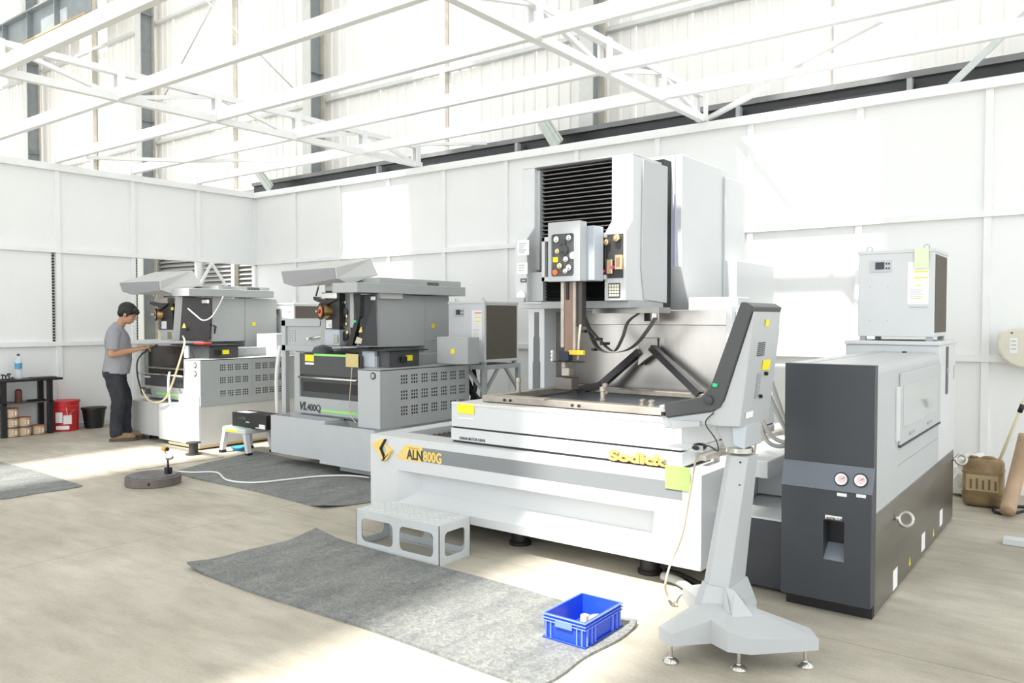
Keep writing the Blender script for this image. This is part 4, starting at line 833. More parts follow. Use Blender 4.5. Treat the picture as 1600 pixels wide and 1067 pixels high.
fdecal('door_label', vz, U2(988, 420), U2(1048, 445), 5.60, PAPER); hz_ = h_(845, 638, 5.40); prism('hazard_label', vz, [(hz_.x - .03, hz_.z - .02), (hz_.x + .03, hz_.z - .02), (hz_.x, hz_.z + .035)], 'y', 5.385, 5.40, GOLD)
a = h_(880, 662, 5.45); lathe('door_lock', vz, [(.024, 0), (.024, .01)], (a.x, 5.44, a.z), BLACK, 16, YN)
tube('door_handle', vz, [h_(1065, 625, 5.75), h_(1105, 640, 5.78), h_(1085, 735, 5.78), h_(1055, 730, 5.75)], .012, BLACK, 8)
XB2 = -9.08; DX2 = -8.50
bb0 = atX(*U2(1075, 400), XB2); bb1 = atX(*U2(1350, 760), XB2); bb2 = atX(*U2(1545, 890), XB2)
box('body_box', vz, XB2 - 1.0, XB2, bb0.y, bb1.y, bb1.z, bb0.z, SGREY, .004); box('rear_box', vz, XB2 - 1.0, XB2 - .004, bb1.y + .006, max(bb2.y, bb1.y + .5), 1.04, bb0.z, SGREY, .004)
t0, t1 = atX(*U2(880, 320), XB2 + .12), atX(*U2(1590, 365), XB2 + .12)
box('top_beam', vz, XB2 - .25, XB2 + .12, t0.y, t1.y, t0.z - .095, t0.z, SGREY, .004); box('top_box', vz, XB2 - .7, XB2 - .02, bb0.y + .1, bb1.y + .4, t0.z - .01, t0.z + .05, SGREY, .004)
gv = atX(*U2(1370, 340), XB2 - .02); 
for k in range(8): box('top_vent', vz, XB2 - .021, XB2 - .017, gv.y + k * .024, gv.y + k * .024 + .014, t0.z + .005, t0.z + .04, INK)
hzp = atX(*U2(1425, 618), XB2); decal('hazard_label', vz, (XB2 - .003, hzp.y - .03, hzp.z - .025), YP, ZP, .05, .05, YEL, .004)
box('drawer', vz, -9.0, DX2, SY + .22, SY + .62, 1.042, 1.19, DGREY, .004); box('drawer_lip', vz, -9.3, DX2 + .03, SY + .2, SY + .68, 1.19, 1.20, BLACK); box('drawer_side', vz, -9.0, -8.9, SY + .2, SY + .24, 1.042, 1.19, PGREY)
decal('drawer_label', vz, (DX2, SY + .40, 1.09), YP, ZP, .09, .05, YEL, .003); box('drawer_handle', vz, DX2, DX2 + .02, SY + .30, SY + .38, 1.08, 1.14, BLACK, .003)
box('red_part', vz, -8.95, -8.75, SY + .3, SY + .42, 1.20, 1.225, RED, .006)
hse = lambda x, y, yy=5.05: atY(*L2(x, y), yy)
tag(tube('yellow_hose', None, [h_(830, 720, 5.28), h_(845, 780, 5.2), hse(800, 250), hse(740, 430), hse(690, 540), hse(620, 580), hse(540, 555), hse(490, 470)], .011, mat('cream_yellow_hose', (.72, .60, .36), .5), 8, True), 'cream hose hanging in a loop over the farthest machine front', 'hose')
tag(tube('white_hose', None, [hse(720, 330, 5.2), hse(712, 380, 5.09), hse(712, 480, 5.08), hse(725, 590, 5.07)], .014, mat('white_hose_pvc', (.82, .82, .80), .4), 8, True), 'short white hose on the farthest machine front block', 'hose')
tag(tube('white_cable', None, [h_(875, 492, 5.38), h_(930, 540, 5.38), h_(1000, 590, 5.42), h_(1070, 560, 5.55), h_(1130, 470, 5.55), h_(1165, 395, 5.45)], .008, MATS['white_hose_pvc'], 8, True), 'white cable draped across the dark door of the farthest machine', 'cable')
# ---------------- middle machine
vl = thing('wire_cutting_machine', 'middle grey wire-cutting machine with closed dark front, lettered VL400Q', 'machine', (-6.3, 5.7, 0), 'smaller wire-cutting machines')
U = lambda x, y: (420 + x / 5.333, 390 + y / 5.333)
L = lambda x, y: (420 + x / 4.85, 530 + y / 4.85)
X1 = -5.375
def tray(nm, x0, x1, y0, y1, z0, z1, m):
    bm = bmesh.new(); o = [(x0, y0), (x1, y0), (x1, y1), (x0, y1)]; w = .025; i = [(x0 + w, y0 + w), (x1 - w, y0 + w), (x1 - w, y1 - w), (x0 + w, y1 - w)]
    a = [bm.verts.new((*p, z0)) for p in o]; b = [bm.verts.new((*p, z1)) for p in o]; c = [bm.verts.new((*p, z1)) for p in i]; d = [bm.verts.new((*p, z1 - .12)) for p in i]
    bm.faces.new(a[::-1]); bm.faces.new(d)
    for k in range(4): j = (k + 1) % 4; bm.faces.new((a[k], a[j], b[j], b[k])); bm.faces.new((b[k], b[j], c[j], c[k])); bm.faces.new((c[k], c[j], d[j], d[k]))
    return link(nm, mesh_from(bm, nm), m, vl)
TR_ = mat('tray_painted_grey', (.50, .525, .54), .42, var=.04)
tray('tray', -7.03, -6.165, SY + .01, SY + .26, .115, .505, TR_); tray('tray', -6.16, X1 - .01, SY - .06, SY + .30, .10, .487, TR_)
box('base_frame', vl, -6.0, X1 - .02, SY + .06, 6.38, .03, .10, MGREY); box('lower_body', vl, -6.9, X1 - .02, SY + .27, 6.38, .10, .49, MGREY, .004)
for x, y in ((-6.6, 5.5), (-6.7, 6.2), (-5.6, 6.2), (-5.5, 5.5)): lathe('leveling_foot', vl, [(.05, 0), (.05, .02), (.025, .02), (.025, .12)], (x, y, 0), BLACK, 14)
box('cabinet_front', vl, -5.675, X1, SY, SY + .02, .49, 1.04, LGREY, .002); box('cabinet_core', vl, -5.66, X1 - .03, SY + .01, 6.36, .49, 1.03, VOID); box('cabinet_top', vl, -5.675, X1, SY, 6.39, 1.032, 1.042, SGREY)
g = [(SY + .275 + k * .1415, z) for k in range(7) for z in (.595, .745, .895)]
vent_panel('vent_panel', vl, X1, SY + .02, 6.39, .49, 1.04, g, SGREY); box('panel_crease', vl, X1 - .001, X1 + .0015, 5.33, 5.333, .49, .62, MGREY)
a = atY(*L(792, 278), SY); lathe('round_lock', vl, [(.034, 0), (.034, .006)], (a.x, SY, a.z), INK, 22, YN); lathe('round_lock_face', vl, [(.022, 0), (.022, .003)], (a.x, SY - .006, a.z), SGREY, 20, YN)
a0, a1 = atY(*L(190, 95), FY), atY(*L(690, 580), FY)
box('apron', vl, a0.x, a1.x, FY, FY + .06, .53, .70, SGREY, .003); box('front_frame', vl, a0.x, a0.x + .09, FY, FY + .8, .70, 1.165, SGREY, .003); box('front_door', vl, a0.x + .09, a1.x, FY + .01, FY + .05, .93, 1.15, DGREY, .003)
box('door_sill', vl, a0.x + .09, a1.x, FY + .02, FY + .06, .70, .93, DGREY, .003); box('door_slot', vl, a0.x + .13, a1.x, FY + .014, FY + .03, .76, .86, BLACK); box('body_core', vl, a0.x + .02, -5.7, FY + .07, 6.4, .5, 1.15, MGREY)
decal('green_stripe', vl, (atY(*L(340, 100), FY + .01).x, FY + .01, 1.135), XP, ZP, .5, .022, LIME, .002); fdecal('warning_label', vl, L(275, 115), L(342, 168), FY + .009, YEL); fdecal('label_note', vl, L(275, 174), L(342, 194), FY + .009, PAPER)
r0 = atY(*L(225, 285), FY - .03); r1 = atY(*L(660, 312), FY - .03); tube('hand_rail', vl, [(r0.x, FY + .02, r0.z + .01), (r0.x, FY - .03, r0.z), (r1.x, FY - .03, r0.z), (r1.x, FY + .02, r0.z + .01)], .013, CHROME, 10)
a = atY(*L(230, 530), FY); text('lettering', vl, 'VL', (a.x, FY - .003, .565), XP, ZP, .115, INK, .001, .0045, .25, sx=1.0); text('lettering', vl, '400Q', (a.x + .135, FY - .003, .563), XP, ZP, .098, INK, .001, .002, 0, sx=.95)
g0 = atY(*L(402, 545), FY); decal('green_stripe', vl, (g0.x, FY, .562), XP, ZP, a1.x - g0.x, .026, LIME, .002)
hood(vl, [atY(*U(98, 180), 5.38), atY(*U(560, 146), 5.38), atY(*U(850, 75), 5.95), atY(*U(450, 105), 5.95), atY(*U(572, 240), 5.40), atY(*U(215, 312), 5.40), atY(*U(120, 282), 5.39), atY(*U(670, 287), 5.55), atY(*U(915, 215), 5.95)])
u_ = lambda x, y, yy: atY(*U(x, y), yy)
fb2('head', vl, U, (470, 345), (588, 662), 5.52, .3, HB); prism('head_bracket', vl, [(u_(370, 392, 5.5).x, u_(370, 392, 5.5).z), (u_(372, 420, 5.5).x, u_(372, 420, 5.5).z), (u_(470, 462, 5.5).x, u_(470, 462, 5.5).z), (u_(560, 420, 5.5).x, u_(560, 420, 5.5).z), (u_(440, 415, 5.5).x, u_(440, 415, 5.5).z)], 'y', 5.50, 5.58, HB)
fb2('head_roller', vl, U, (432, 358), (560, 410), 5.48, .08, CHROME, .01); fb2('head_top', vl, U, (465, 250), (590, 345), 5.54, .25, SGREY, .006); a = u_(540, 290, 5.54); lathe('bolt_hole', vl, [(.012, 0), (.012, .003)], (a.x, 5.54, a.z), INK, 12, YN)
fb2('lower_head', vl, U, (465, 664), (588, 800), 5.53, .25, PGREY); kp2 = fb2('keypad', vl, U, (535, 710), (577, 778), 5.525, .01, INK)
for i in range(3):
    for j in range(4): p0 = (539 + i * 13, 714 + j * 16); fdecal('key', kp2, U(*p0), U(p0[0] + 10, p0[1] + 12), 5.525, MATS['ivory_key'], .004)
fb2('head_switch', vl, U, (475, 585), (522, 655), 5.51, .02, PAPER); lathe('switch_dial', vl, [(.016, 0), (.016, .012)], (u_(500, 630, 5.5).x, 5.51, u_(500, 630, 5.5).z), CHROME, 14, YN)
fb2('threading_plate', vl, U, (590, 260), (682, 780), 5.60, .1, mat('threading_plate_grey', (.20, .205, .21), .45))
for x, y, r, m_ in ((595, 468, .032, CHROME), (640, 440, .022, CHROME), (640, 520, .045, DGREY), (655, 555, .02, BRASS), (625, 640, .03, CHROME), (650, 620, .022, BRASS), (640, 720, .05, BLACK), (660, 690, .02, BRASS)):
    a = u_(x, y, 5.6); lathe('wire_roller', vl, [(r, 0), (r, .02), (r * .4, .024)], (a.x, 5.60, a.z), m_, 16, YN)
fdecal('plate_label', vl, U(597, 572), U(616, 597), 5.598, YEL)
wire_spool('wire_spool', vl, u_(428, 515, 5.45), (.35, .94, 0), .088, .14, COPPER, ORANGE)
beam('hood_strut', vl, u_(435, 225, 5.45), u_(392, 385, 5.5), .016, .016, CHROME); fb2('strut_mount', vl, U, (412, 190), (455, 235), 5.44, .04, BLACK)
fb2('door_frame', vl, U, (675, 345), (708, 650), 5.50, .06, SGREY)
ud = lambda x, y, yy: u_(x, y, yy)
slab('door', vl, [ud(758, 800, 5.46), ud(905, 800, 5.62), ud(890, 380, 5.62), ud(765, 372, 5.46)], -.05, DGREY); prism('door_arm', vl, [(ud(x, y, 5.45).x, ud(x, y, 5.45).z) for x, y in ((708, 372), (768, 372), (762, 560), (725, 700), (700, 800), (640, 800), (690, 690), (730, 560))], 'y', 5.44, 5.50, BLACK, .003)
fdecal('door_label', vl, U(850, 392), U(888, 420), 5.545, PAPER); fdecal('door_switch', vl, U(710, 588), U(730, 608), 5.439, GREENB, .006); prism('paper_flap', vl, [(ud(x, y, 5.43).x, ud(x, y, 5.43).z) for x, y in ((735, 725), (778, 742), (770, 785), (718, 780))], 'y', 5.428, 5.432, mat('khaki_paper', (.60, .56, .40), .7))
hz_ = ud(762, 668, 5.43); prism('hazard_label', vl, [(hz_.x - .025, hz_.z - .025), (hz_.x + .02, hz_.z - .025), (hz_.x + .01, hz_.z + .03)], 'y', 5.43, 5.44, GOLD)
XB1 = -6.02; DX1 = -5.56
bb0 = atX(*U(905, 370), XB1); bb1 = atX(*U(1300, 800), XB1); bb2 = atX(*U(1505, 880), XB1)
box('body_box', vl, XB1 - .9, XB1, bb0.y, bb1.y, bb1.z, bb0.z, SGREY, .004); box('rear_box', vl, XB1 - .9, XB1 - .004, bb1.y + .006, bb2.y, 1.04, bb0.z, SGREY, .004); box('rear_panel', vl, XB1 - .004, XB1, bb1.y + .03, bb2.y - .12, 1.27, 1.64, SGREY, .002)
sbox('cable_duct', vl, U(930, 358), U(1120, 412), XB1 + .05, .05, mat('pale_duct', (.75, .75, .73), .5), .004)
t0, t1 = atX(*U(735, 270), XB1 + .12), atX(*U(1640, 305), XB1 + .12)
box('top_beam', vl, XB1 - .25, XB1 + .12, t0.y, t1.y, t0.z - .10, t0.z, SGREY, .004); q0 = atX(*U(920, 235), XB1 - .02); q1 = atX(*U(1600, 290), XB1 - .02); box('top_box', vl, XB1 - .7, XB1 - .02, q0.y, q1.y, t0.z - .01, t0.z + .07, SGREY, .004)
gv = atX(*U(1322, 295), XB1 - .02)
for k in range(8): box('top_vent', vl, XB1 - .021, XB1 - .017, gv.y + k * .024, gv.y + k * .024 + .014, t0.z + .005, t0.z + .045, INK)
hzp = atX(*U(1372, 635), XB1); decal('hazard_label', vl, (XB1, hzp.y - .03, hzp.z - .025), YP, ZP, .05, .05, YEL, .003)
box('drawer', vl, -6.0, DX1, SY + .30, SY + .72, 1.042, 1.20, DGREY, .004); box('drawer_lip', vl, -6.35, DX1 + .03, SY + .22, SY + .82, 1.20, 1.21, BLACK); box('drawer_side', vl, -5.9, -5.72, SY + .26, SY + .34, 1.042, 1.20, PGREY, .003)
decal('drawer_label', vl, (DX1, SY + .53, 1.10), YP, ZP, .09, .055, YEL, .003); box('drawer_handle', vl, DX1, DX1 + .03, SY + .44, SY + .52, 1.085, 1.145, BLACK, .003); lathe('table_dome', vl, [(.12, 0), (.09, .06), (.02, .085)], (-6.55, 5.42, 1.16), CHAR, 22); box('table_plate', vl, -6.75, -6.1, 5.34, 5.7, 1.15, 1.162, BLACK)
fbox('control_cabinet', vl, (682.5, 526), (731, 569.6), 6.02, .18, SGREY, .004); a = atY(708, 548, 6.02); decal('hazard_label', vl, (a.x - .03, 6.02, a.z - .03), XP, ZP, .05, .05, YEL, .003)
kn = fdecal('hanging_note', None, (540.5, 552.5), (560, 574), FY - .01, mat('tan_card', (.66, .56, .24), .8, var=.05), .003); tag(kn, 'tan card hanging on the dark front of the middle machine', 'card')
tag(tube('string', None, [atY(550, 574, FY - .02), atY(548, 600, FY - .04), atY(546, 635, FY - .05), atY(550, 652, FY - .08), atY(557, 661, FY - .10)], .005, CORD, 6, True), 'thin tan cord hanging below the card on the middle machine', 'cord')
# ================================================================ CHILLERS AND THEIR STANDS
def stand(t, x0, x1, y0, y1, h, m, braces=True):
    w = .045
    for x in (x0, x1 - w):
        for y in (y0, y1 - w): box('leg', t, x, x + w, y, y + w, 0, h - w, m, .002)
    for y in (y0, y1 - w): box('rail', t, x0, x1, y, y + w, h - w, h, m, .002)
    for x in (x0, x1 - w): box('rail', t, x, x + w, y0 + w, y1 - w, h - w, h, m, .002); box('low_rail', t, x, x + w, y0 + w, y1 - w, .22, .22 + w, m)
    box('shelf', t, x0 + w, x1 - w, y0 + w, y1 - w, .36, .38, WHITE)
    if braces:
        for sg in (0, 1):
            ya = y0 + .03 if sg == 0 else y1 - .03; beam('brace', t, (x1 - .02, ya, h - .28), (x1 - .02, ya + (.22 if sg == 0 else -.22), h - .04), .03, .03, m, XP)
        beam('brace', t, (x0 + .03, y0 + .02, h - .28), (x0 + .25, y0 + .02, h - .04), .03, .03, m, YP); beam('brace', t, (x1 - .03, y0 + .02, h - .28), (x1 - .25, y0 + .02, h - .04), .03, .03, m, YP)
s1 = thing('chiller_stand', 'grey steel stand with diagonal braces under the middle chiller', 'stand', (-5.1, 6.75, 0), 'chiller stands')
cx0, cx1, cy0, cy1 = -5.70, -5.20, 6.43, 7.02
stand(s1, cx0 - .02, cx1 + .02, cy0 - .02, cy1 + .02, 1.03, MGREY)
c1 = thing('chiller', 'grey chiller with dark side mesh standing left of the tall machine', 'chiller', (-5.4, 6.7, 1.03), 'white chillers')
chiller(c1, cx0, cx1, cy0, cy1, 1.03, 1.70)
for k, pts in enumerate(([(-5.6, 6.5, .95), (-5.5, 6.55, .75), (-5.35, 6.52, .62), (-5.2, 6.5, .55)], [(-5.45, 6.55, 1.0), (-5.38, 6.5, .8), (-5.42, 6.5, .6), (-5.3, 6.6, .45)], [(-5.5, 6.5, .9), (-5.35, 6.48, .7), (-5.25, 6.5, .65)])):
    tag(tube('black_hose', None, pts, .03 - k * .006, BLACK, 8, True), ['thick black hose bent down inside the chiller stand', 'black hose hanging upright inside the chiller stand', 'thin black hose curling inside the chiller stand'][k], 'hose', 'black hoses under the middle chiller')
box_ = box('white_crate', None, -5.66, -5.26, 6.48, 6.96, .382, .52, WHITE, .006); tag(box_, 'low white box on the shelf of the chiller stand', 'box')
s2 = thing('chiller_stand', 'light grey stand with drilled plate between the two smaller machines', 'stand', (-7.7, 6.2, 0), 'chiller stands')
p0, p1 = atY(439.5, 505, 5.85), atY(506, 640, 5.85)
for x in (p0.x, p1.x - .06):
    for y in (5.85, 6.40): box('leg', s2, x, x + .075, y, y + .06, 0, 1.50, LGREY, .003)
box('rail', s2, p0.x, p1.x, 5.85, 5.91, 1.43, 1.51, LGREY, .003); box('rail', s2, p0.x, p1.x, 5.85, 5.91, 1.14, 1.21, LGREY, .003); box('rail', s2, p0.x, p1.x, 6.40, 6.46, 1.43, 1.51, LGREY, .003)
for z in (1.19, 1.48): box('side_rail', s2, p0.x, p0.x + .06, 5.91, 6.40, z - .04, z + .02, LGREY)
dpz = [1.21, 1.24]; us = [0, .04]; hs = set()
for k in range(3): us += [us[-1] + .012, us[-1] + .05]
us.append(p1.x - p0.x - .08); zs = [0, .04]
for k in range(5): zs += [zs[-1] + .012, zs[-1] + .03]
zs.append(.22); us = sorted(us)
for i in range(1, 7, 2):
    for j in range(1, 11, 2): hs.add((i, j))
grid_panel('drilled_plate', s2, (p0.x + .075, 5.88, 1.21), XP, ZP, us, zs, hs, .004, LGREY); box('plate_back', s2, p0.x + .08, p1.x - .06, 5.89, 5.90, 1.21, 1.43, MGREY)
box('shelf_top', s2, p0.x, p1.x, 5.85, 6.46, 1.51, 1.52, LGREY)
sw = thing('spanner', 'steel spanner lying on the ledge of the drilled plate', 'tool', (p0.x + .5, 5.84, 1.22)); 
pa, pb = atY(481, 529, 5.84), atY(503, 526, 5.84); tube('shaft', sw, [pa, pb], .012, CHROME, 8); lathe('head', sw, [(.022, -.012), (.022, .012)], pa, CHROME, 12)
c2 = thing('chiller', 'white chiller with brown side mesh behind the middle machine spool', 'chiller', (-8.0, 6.6, 1.2), 'white chillers')
q0, q1 = atY(422, 474, 6.8), atY(459, 557, 6.8)
chiller(c2, q0.x, q1.x, 6.8, 7.4, 1.05, q0.z)
decal('orange_panel', c2, (q0.x + .02, 6.8, q0.z - .20), XP, ZP, .14, .13, mat('amber_panel', (.85, .55, .25), .5), .003)
s3 = thing('equipment_bench', 'white bench cabinet holding the chiller behind the machines', 'bench', (-8.2, 6.8, 0)); box('top', s3, q0.x - .1, q1.x + .4, 6.72, 7.45, 1.0, 1.05, WHITE, .004); box('cabinet', s3, q0.x - .05, q1.x + .3, 6.75, 7.4, .05, 1.0, WHITE, .004); box('plinth', s3, q0.x - .03, q1.x + .28, 6.78, 7.37, 0, .05, MGREY)
gbx = fbox('white_cabinet', None, (401, 521), (432, 557), 6.27, .30, WHITE, .004); tag(gbx, 'small white cabinet box on the farthest machine side', 'cabinet')
whs = tube('white_pipe', None, [atY(438, 540, 5.7), atY(434, 565, 5.66), atY(432, 600, 5.62), (atY(434, 640, 5.6).x, 5.6, .3), (atY(434, 640, 5.6).x, 5.6, .03)], .022, MATS['white_hose_pvc'], 10, True); tag(whs, 'white flexible pipe running to the floor between the two machines', 'pipe')
af = thing('tube_frame', 'white A-shaped tube frame standing in the wall opening', 'frame', (-11.3, 7.4, 1.2))
for p in ((308, 454), (357, 452)): beam('tube', af, atX(330.5, 411, -11.38), atX(*p, -11.36), .035, .035, WSTEEL, XP)
box('tube', af, -11.42, -11.38, 6.9, 7.9, 1.21, 1.25, WSTEEL)
# ================================================================ MATS ON THE FLOOR
def rubber():
    m = mat('grey_rubber', (.225, .235, .23), .7, col2=(.15, .16, .165), scale=4.5, bump=.25, bscale=30, stretch=(1.6, .45, 1)); nt = m.node_tree; b = nt.nodes['Principled BSDF']
    tc = nt.nodes.new('ShaderNodeTexCoord'); n = nt.nodes.new('ShaderNodeTexNoise'); n.inputs['Scale'].default_value = 34; n.inputs['Detail'].default_value = 11; n.inputs['Distortion'].default_value = 2.0; nt.links.new(tc.outputs['Object'], n.inputs['Vector'])
    r = nt.nodes.new('ShaderNodeValToRGB'); r.color_ramp.elements[0].position = .40; r.color_ramp.elements[1].position = .68; r.color_ramp.elements[0].color = (.78, .80, .81, 1); r.color_ramp.elements[1].color = (1.42, 1.36, 1.24, 1); nt.links.new(n.outputs['Fac'], r.inputs[0])
    src = b.inputs['Base Color'].links[0].from_socket; x = nt.nodes.new('ShaderNodeMix'); x.data_type = 'RGBA'; x.blend_type = 'MULTIPLY'; x.inputs[0].default_value = 1; nt.links.new(src, x.inputs[6]); nt.links.new(r.outputs[0], x.inputs[7]); nt.links.new(x.outputs[2], b.inputs['Base Color'])
    return m
RUB = rubber()
def floor_mat(name, corners, th, m, label, lift=None):
    """thin sheet on the floor; corners in order, edges slightly wavy, optional curled corner"""
    bm = bmesh.new(); n = 24; k = 14; rows = []; random.seed(len(label)); c = [Vector((*p, 0)) for p in corners]
    for j in range(k + 1):
        row = []
        for i in range(n + 1):
            s, t = i / n, j / k; p = (c[0] * (1 - s) + c[1] * s) * (1 - t) + (c[3] * (1 - s) + c[2] * s) * t
            ed = .012 * math.sin(9 * s + 2.3) * (1 if j in (0, k) else 0) + .010 * math.sin(11 * t) * (1 if i in (0, n) else 0); p = p + Vector((ed, ed, 0)); z = th
            if lift:
                for (lx, ly, r, hh) in lift: d = math.hypot(p.x - lx, p.y - ly); z += hh * max(0, 1 - d / r) ** 2
            row.append((p.x, p.y, z))
        rows.append(row)
    T = [[bm.verts.new(p) for p in r] for r in rows]; B = [[bm.verts.new((p[0], p[1], p[2] - th + .001)) for p in r] for r in rows]
    for j in range(k):
        for i in range(n): bm.faces.new((T[j][i], T[j][i + 1], T[j + 1][i + 1], T[j + 1][i])); bm.faces.new((B[j][i], B[j + 1][i], B[j + 1][i + 1], B[j][i + 1]))
    for i in range(n): bm.faces.new((T[0][i], B[0][i], B[0][i + 1], T[0][i + 1])); bm.faces.new((T[k][i], T[k][i + 1], B[k][i + 1], B[k][i]))
    for j in range(k): bm.faces.new((T[j][0], T[j + 1][0], B[j + 1][0], B[j][0])); bm.faces.new((T[j][n], B[j][n], B[j + 1][n], T[j + 1][n]))
    return tag(link(name, mesh_from(bm, name), m), label, 'mat', 'floor mats')
floor_mat('rubber_mat', [(-4.46, 2.62), (-1.84, 2.62), (-1.82, 3.50), (-4.43, 3.60)], .014, RUB, 'large grey rubber mat before the step, under the blue crate', [(-4.46, 2.62, .35, .03), (-4.43, 3.60, .3, .035), (-1.82, 3.50, .12, .03)])
floor_mat('rubber_mat', [(-7.37, 4.19), (-4.98, 4.13), (-4.55, 5.20), (-7.75, 5.44)], .010, RUB, 'grey rubber mat in front of the middle machine', [(-4.98, 4.13, .25, .03)])
floor_mat('rubber_mat', [(-10.4, 2.60), (-7.38, 2.69), (-7.36, 3.38), (-10.4, 3.42)], .010, RUB, 'grey rubber mat cut off by the left edge')
floor_mat('board_sheet', [(-10.16, 3.96), (-7.74, 4.06), (-7.70, 5.03), (-10.1, 5.0)], .008, CONC, 'thin beige sheet on the floor in front of the person')
# ================================================================ STEP, CRATE, STOOL, PLATE
st = thing('step_stool', 'grey steel step stool with oval cut-outs before the tall machine', 'step', (-3.62, 3.7, 0))
SX0, SX1, SY0, SY1, SH = -3.996, -3.252, 3.58, 3.875, .252
def cut_plate(name, parent, u0, u1, z0, z1, wins, mk, m):
    """plate with rounded windows built as framed cells side by side"""
    bm = bmesh.new(); edges = [u0] + [(wins[k][1] + wins[k + 1][0]) / 2 for k in range(len(wins) - 1)] + [u1]
    for k, (a, b) in enumerate(wins):
        inner = rrect(a, b, z0 + .045, z1 - .05, .035); outer = (edges[k], edges[k + 1], z0, z1); cxm, czm = (a + b) / 2, (z0 + z1) / 2 - .0025
        out = []
        for p in inner:
            dx, dz = p[0] - cxm, p[1] - czm; x0, x1, zz0, zz1 = outer; s = min((x1 - cxm) / dx if dx > 1e-6 else 1e9, (x0 - cxm) / dx if dx < -1e-6 else 1e9, (zz1 - czm) / dz if dz > 1e-6 else 1e9, (zz0 - czm) / dz if dz < -1e-6 else 1e9); out.append([cxm + dx * s, czm + dz * s])
        for c in ((outer[0], z0), (outer[1], z0), (outer[1], z1), (outer[0], z1)):
            q_ = min(range(len(out)), key=lambda t: (out[t][0] - c[0]) ** 2 + (out[t][1] - c[1]) ** 2); out[q_] = list(c)
        n = len(inner); O = [[bm.verts.new(mk(p[0], p[1], d)) for p in out] for d in (0, .004)]; I = [[bm.verts.new(mk(p[0], p[1], d)) for p in inner] for d in (0, .004)]
        for i in range(n):
            j = (i + 1) % n; bm.faces.new((O[0][i], O[0][j], I[0][j], I[0][i])); bm.faces.new((O[1][j], O[1][i], I[1][i], I[1][j])); bm.faces.new((I[0][i], I[0][j], I[1][j], I[1][i])); bm.faces.new((O[0][j], O[0][i], O[1][i], O[1][j]))
    return link(name, mesh_from(bm, name), m, parent)
STEPM = mat('step_grey_paint', (.55, .58, .585), .5, var=.08, scale=7)
xm = (SX0 + SX1) / 2
for yy, sg in ((SY0, 1), (SY1, -1)): cut_plate('side_plate', st, SX0, SX1, 0, SH - .004, [(SX0 + .05, xm - .03), (xm + .03, SX1 - .05)], lambda u, z, d, yy=yy, sg=sg: (u, yy + sg * d, z), STEPM)
for xx, sg in ((SX0, 1), (SX1, -1)): cut_plate('end_plate', st, SY0, SY1, 0, SH - .004, [(SY0 + .05, SY1 - .05)], lambda u, z, d, xx=xx, sg=sg: (xx + sg * d, u, z), STEPM)
tm = box('tread', st, SX0, SX1, SY0, SY1, SH - .006, SH, STEPM, .002)
bm = bmesh.new()
for i in range(26):
    for j in range(11):
        x, y = SX0 + .03 + i * .0275, SY0 + .025 + j * .026; s = 1 if (i + j) % 2 else -1; beam_mesh(bm, (x - .008, y - .008 * s, SH + .001), (x + .008, y + .008 * s, SH + .001), .004, .003)
link('tread_pattern', mesh_from(bm, 'tread_pattern'), mat('tread_worn', (.72, .74, .74), .4), tm, 'stuff')
for yy in (SY0 + .004, SY1 - .034): box('bottom_flange', st, SX0 + .004, SX1 - .004, yy, yy + .03, .0, .004, STEPM)
# blue crate with scraps
BLUE = mat('blue_crate_plastic', (.018, .075, .62), .35, var=.12, scale=10); BLUEL = mat('pale_blue_edge', (.16, .25, .85), .4)
cr = thing('plastic_crate', 'blue plastic crate holding scraps on the rubber mat', 'crate', (-1.99, 3.22, .014))
KX0, KX1, KY0, KY1, KH, KZ = -2.112, -1.878, 3.05, 3.392, .118, .015
def crate_body():
    bm = bmesh.new(); t = .008; lo = .008
    def ring(x0, x1, y0, y1, z): return [bm.verts.new(p) for p in ((x0, y0, z), (x1, y0, z), (x1, y1, z), (x0, y1, z))]
    a = ring(KX0 + lo, KX1 - lo, KY0 + lo, KY1 - lo, KZ); b = ring(KX0 + lo * .5, KX1 - lo * .5, KY0 + lo * .5, KY1 - lo * .5, KZ + KH); c = ring(KX0 + lo * .5 + t, KX1 - lo * .5 - t, KY0 + lo * .5 + t, KY1 - lo * .5 - t, KZ + KH); d = ring(KX0 + lo + t, KX1 - lo - t, KY0 + lo + t, KY1 - lo - t, KZ + .008)
    for (p, q_) in ((a, b), (b, c), (c, d)):
        for k in range(4): bm.faces.new((p[k], p[(k + 1) % 4], q_[(k + 1) % 4], q_[k]))
    bm.faces.new(a[::-1]); bm.faces.new(d); return mesh_from(bm, 'body')
link('body', crate_body(), BLUE, cr)
def rim(nm, z0, z1, o, m):
    return boxes(nm, cr, [(KX0 - o, KX1 + o, KY0 - o, KY0 + .004, z0, z1), (KX0 - o, KX1 + o, KY1 - .004, KY1 + o, z0, z1), (KX0 - o, KX0 + .004, KY0, KY1, z0, z1), (KX1 - .004, KX1 + o, KY0, KY1, z0, z1)], m, .0015)
rim('rim', KZ + KH - .006, KZ + KH, .004, BLUEL); rim('rim', KZ + KH - .022, KZ + KH - .017, .004, BLUEL); rim('rim', KZ + KH - .036, KZ + KH - .031, .003, BLUEL); rim('base_rim', KZ, KZ + .008, .002, BLUE)
for x in (KX0 + .018, KX0 + .045, KX1 - .045, KX1 - .018): box('rib', cr, x - .003, x + .003, KY0 - .002, KY0 + .01, KZ, KZ + KH - .03, BLUEL)
for y in (KY0 + .02, KY0 + .06, KY0 + .09, KY1 - .09, KY1 - .05, KY1 - .02): box('rib', cr, KX1 - .01, KX1 + .002, y - .003, y + .003, KZ, KZ + KH - .03, BLUEL)
box('label_holder', cr, KX0 + .07, KX1 - .07, KY0 - .006, KY0, KZ + KH - .05, KZ + KH - .015, BLUEL, .002)
random.seed(3)
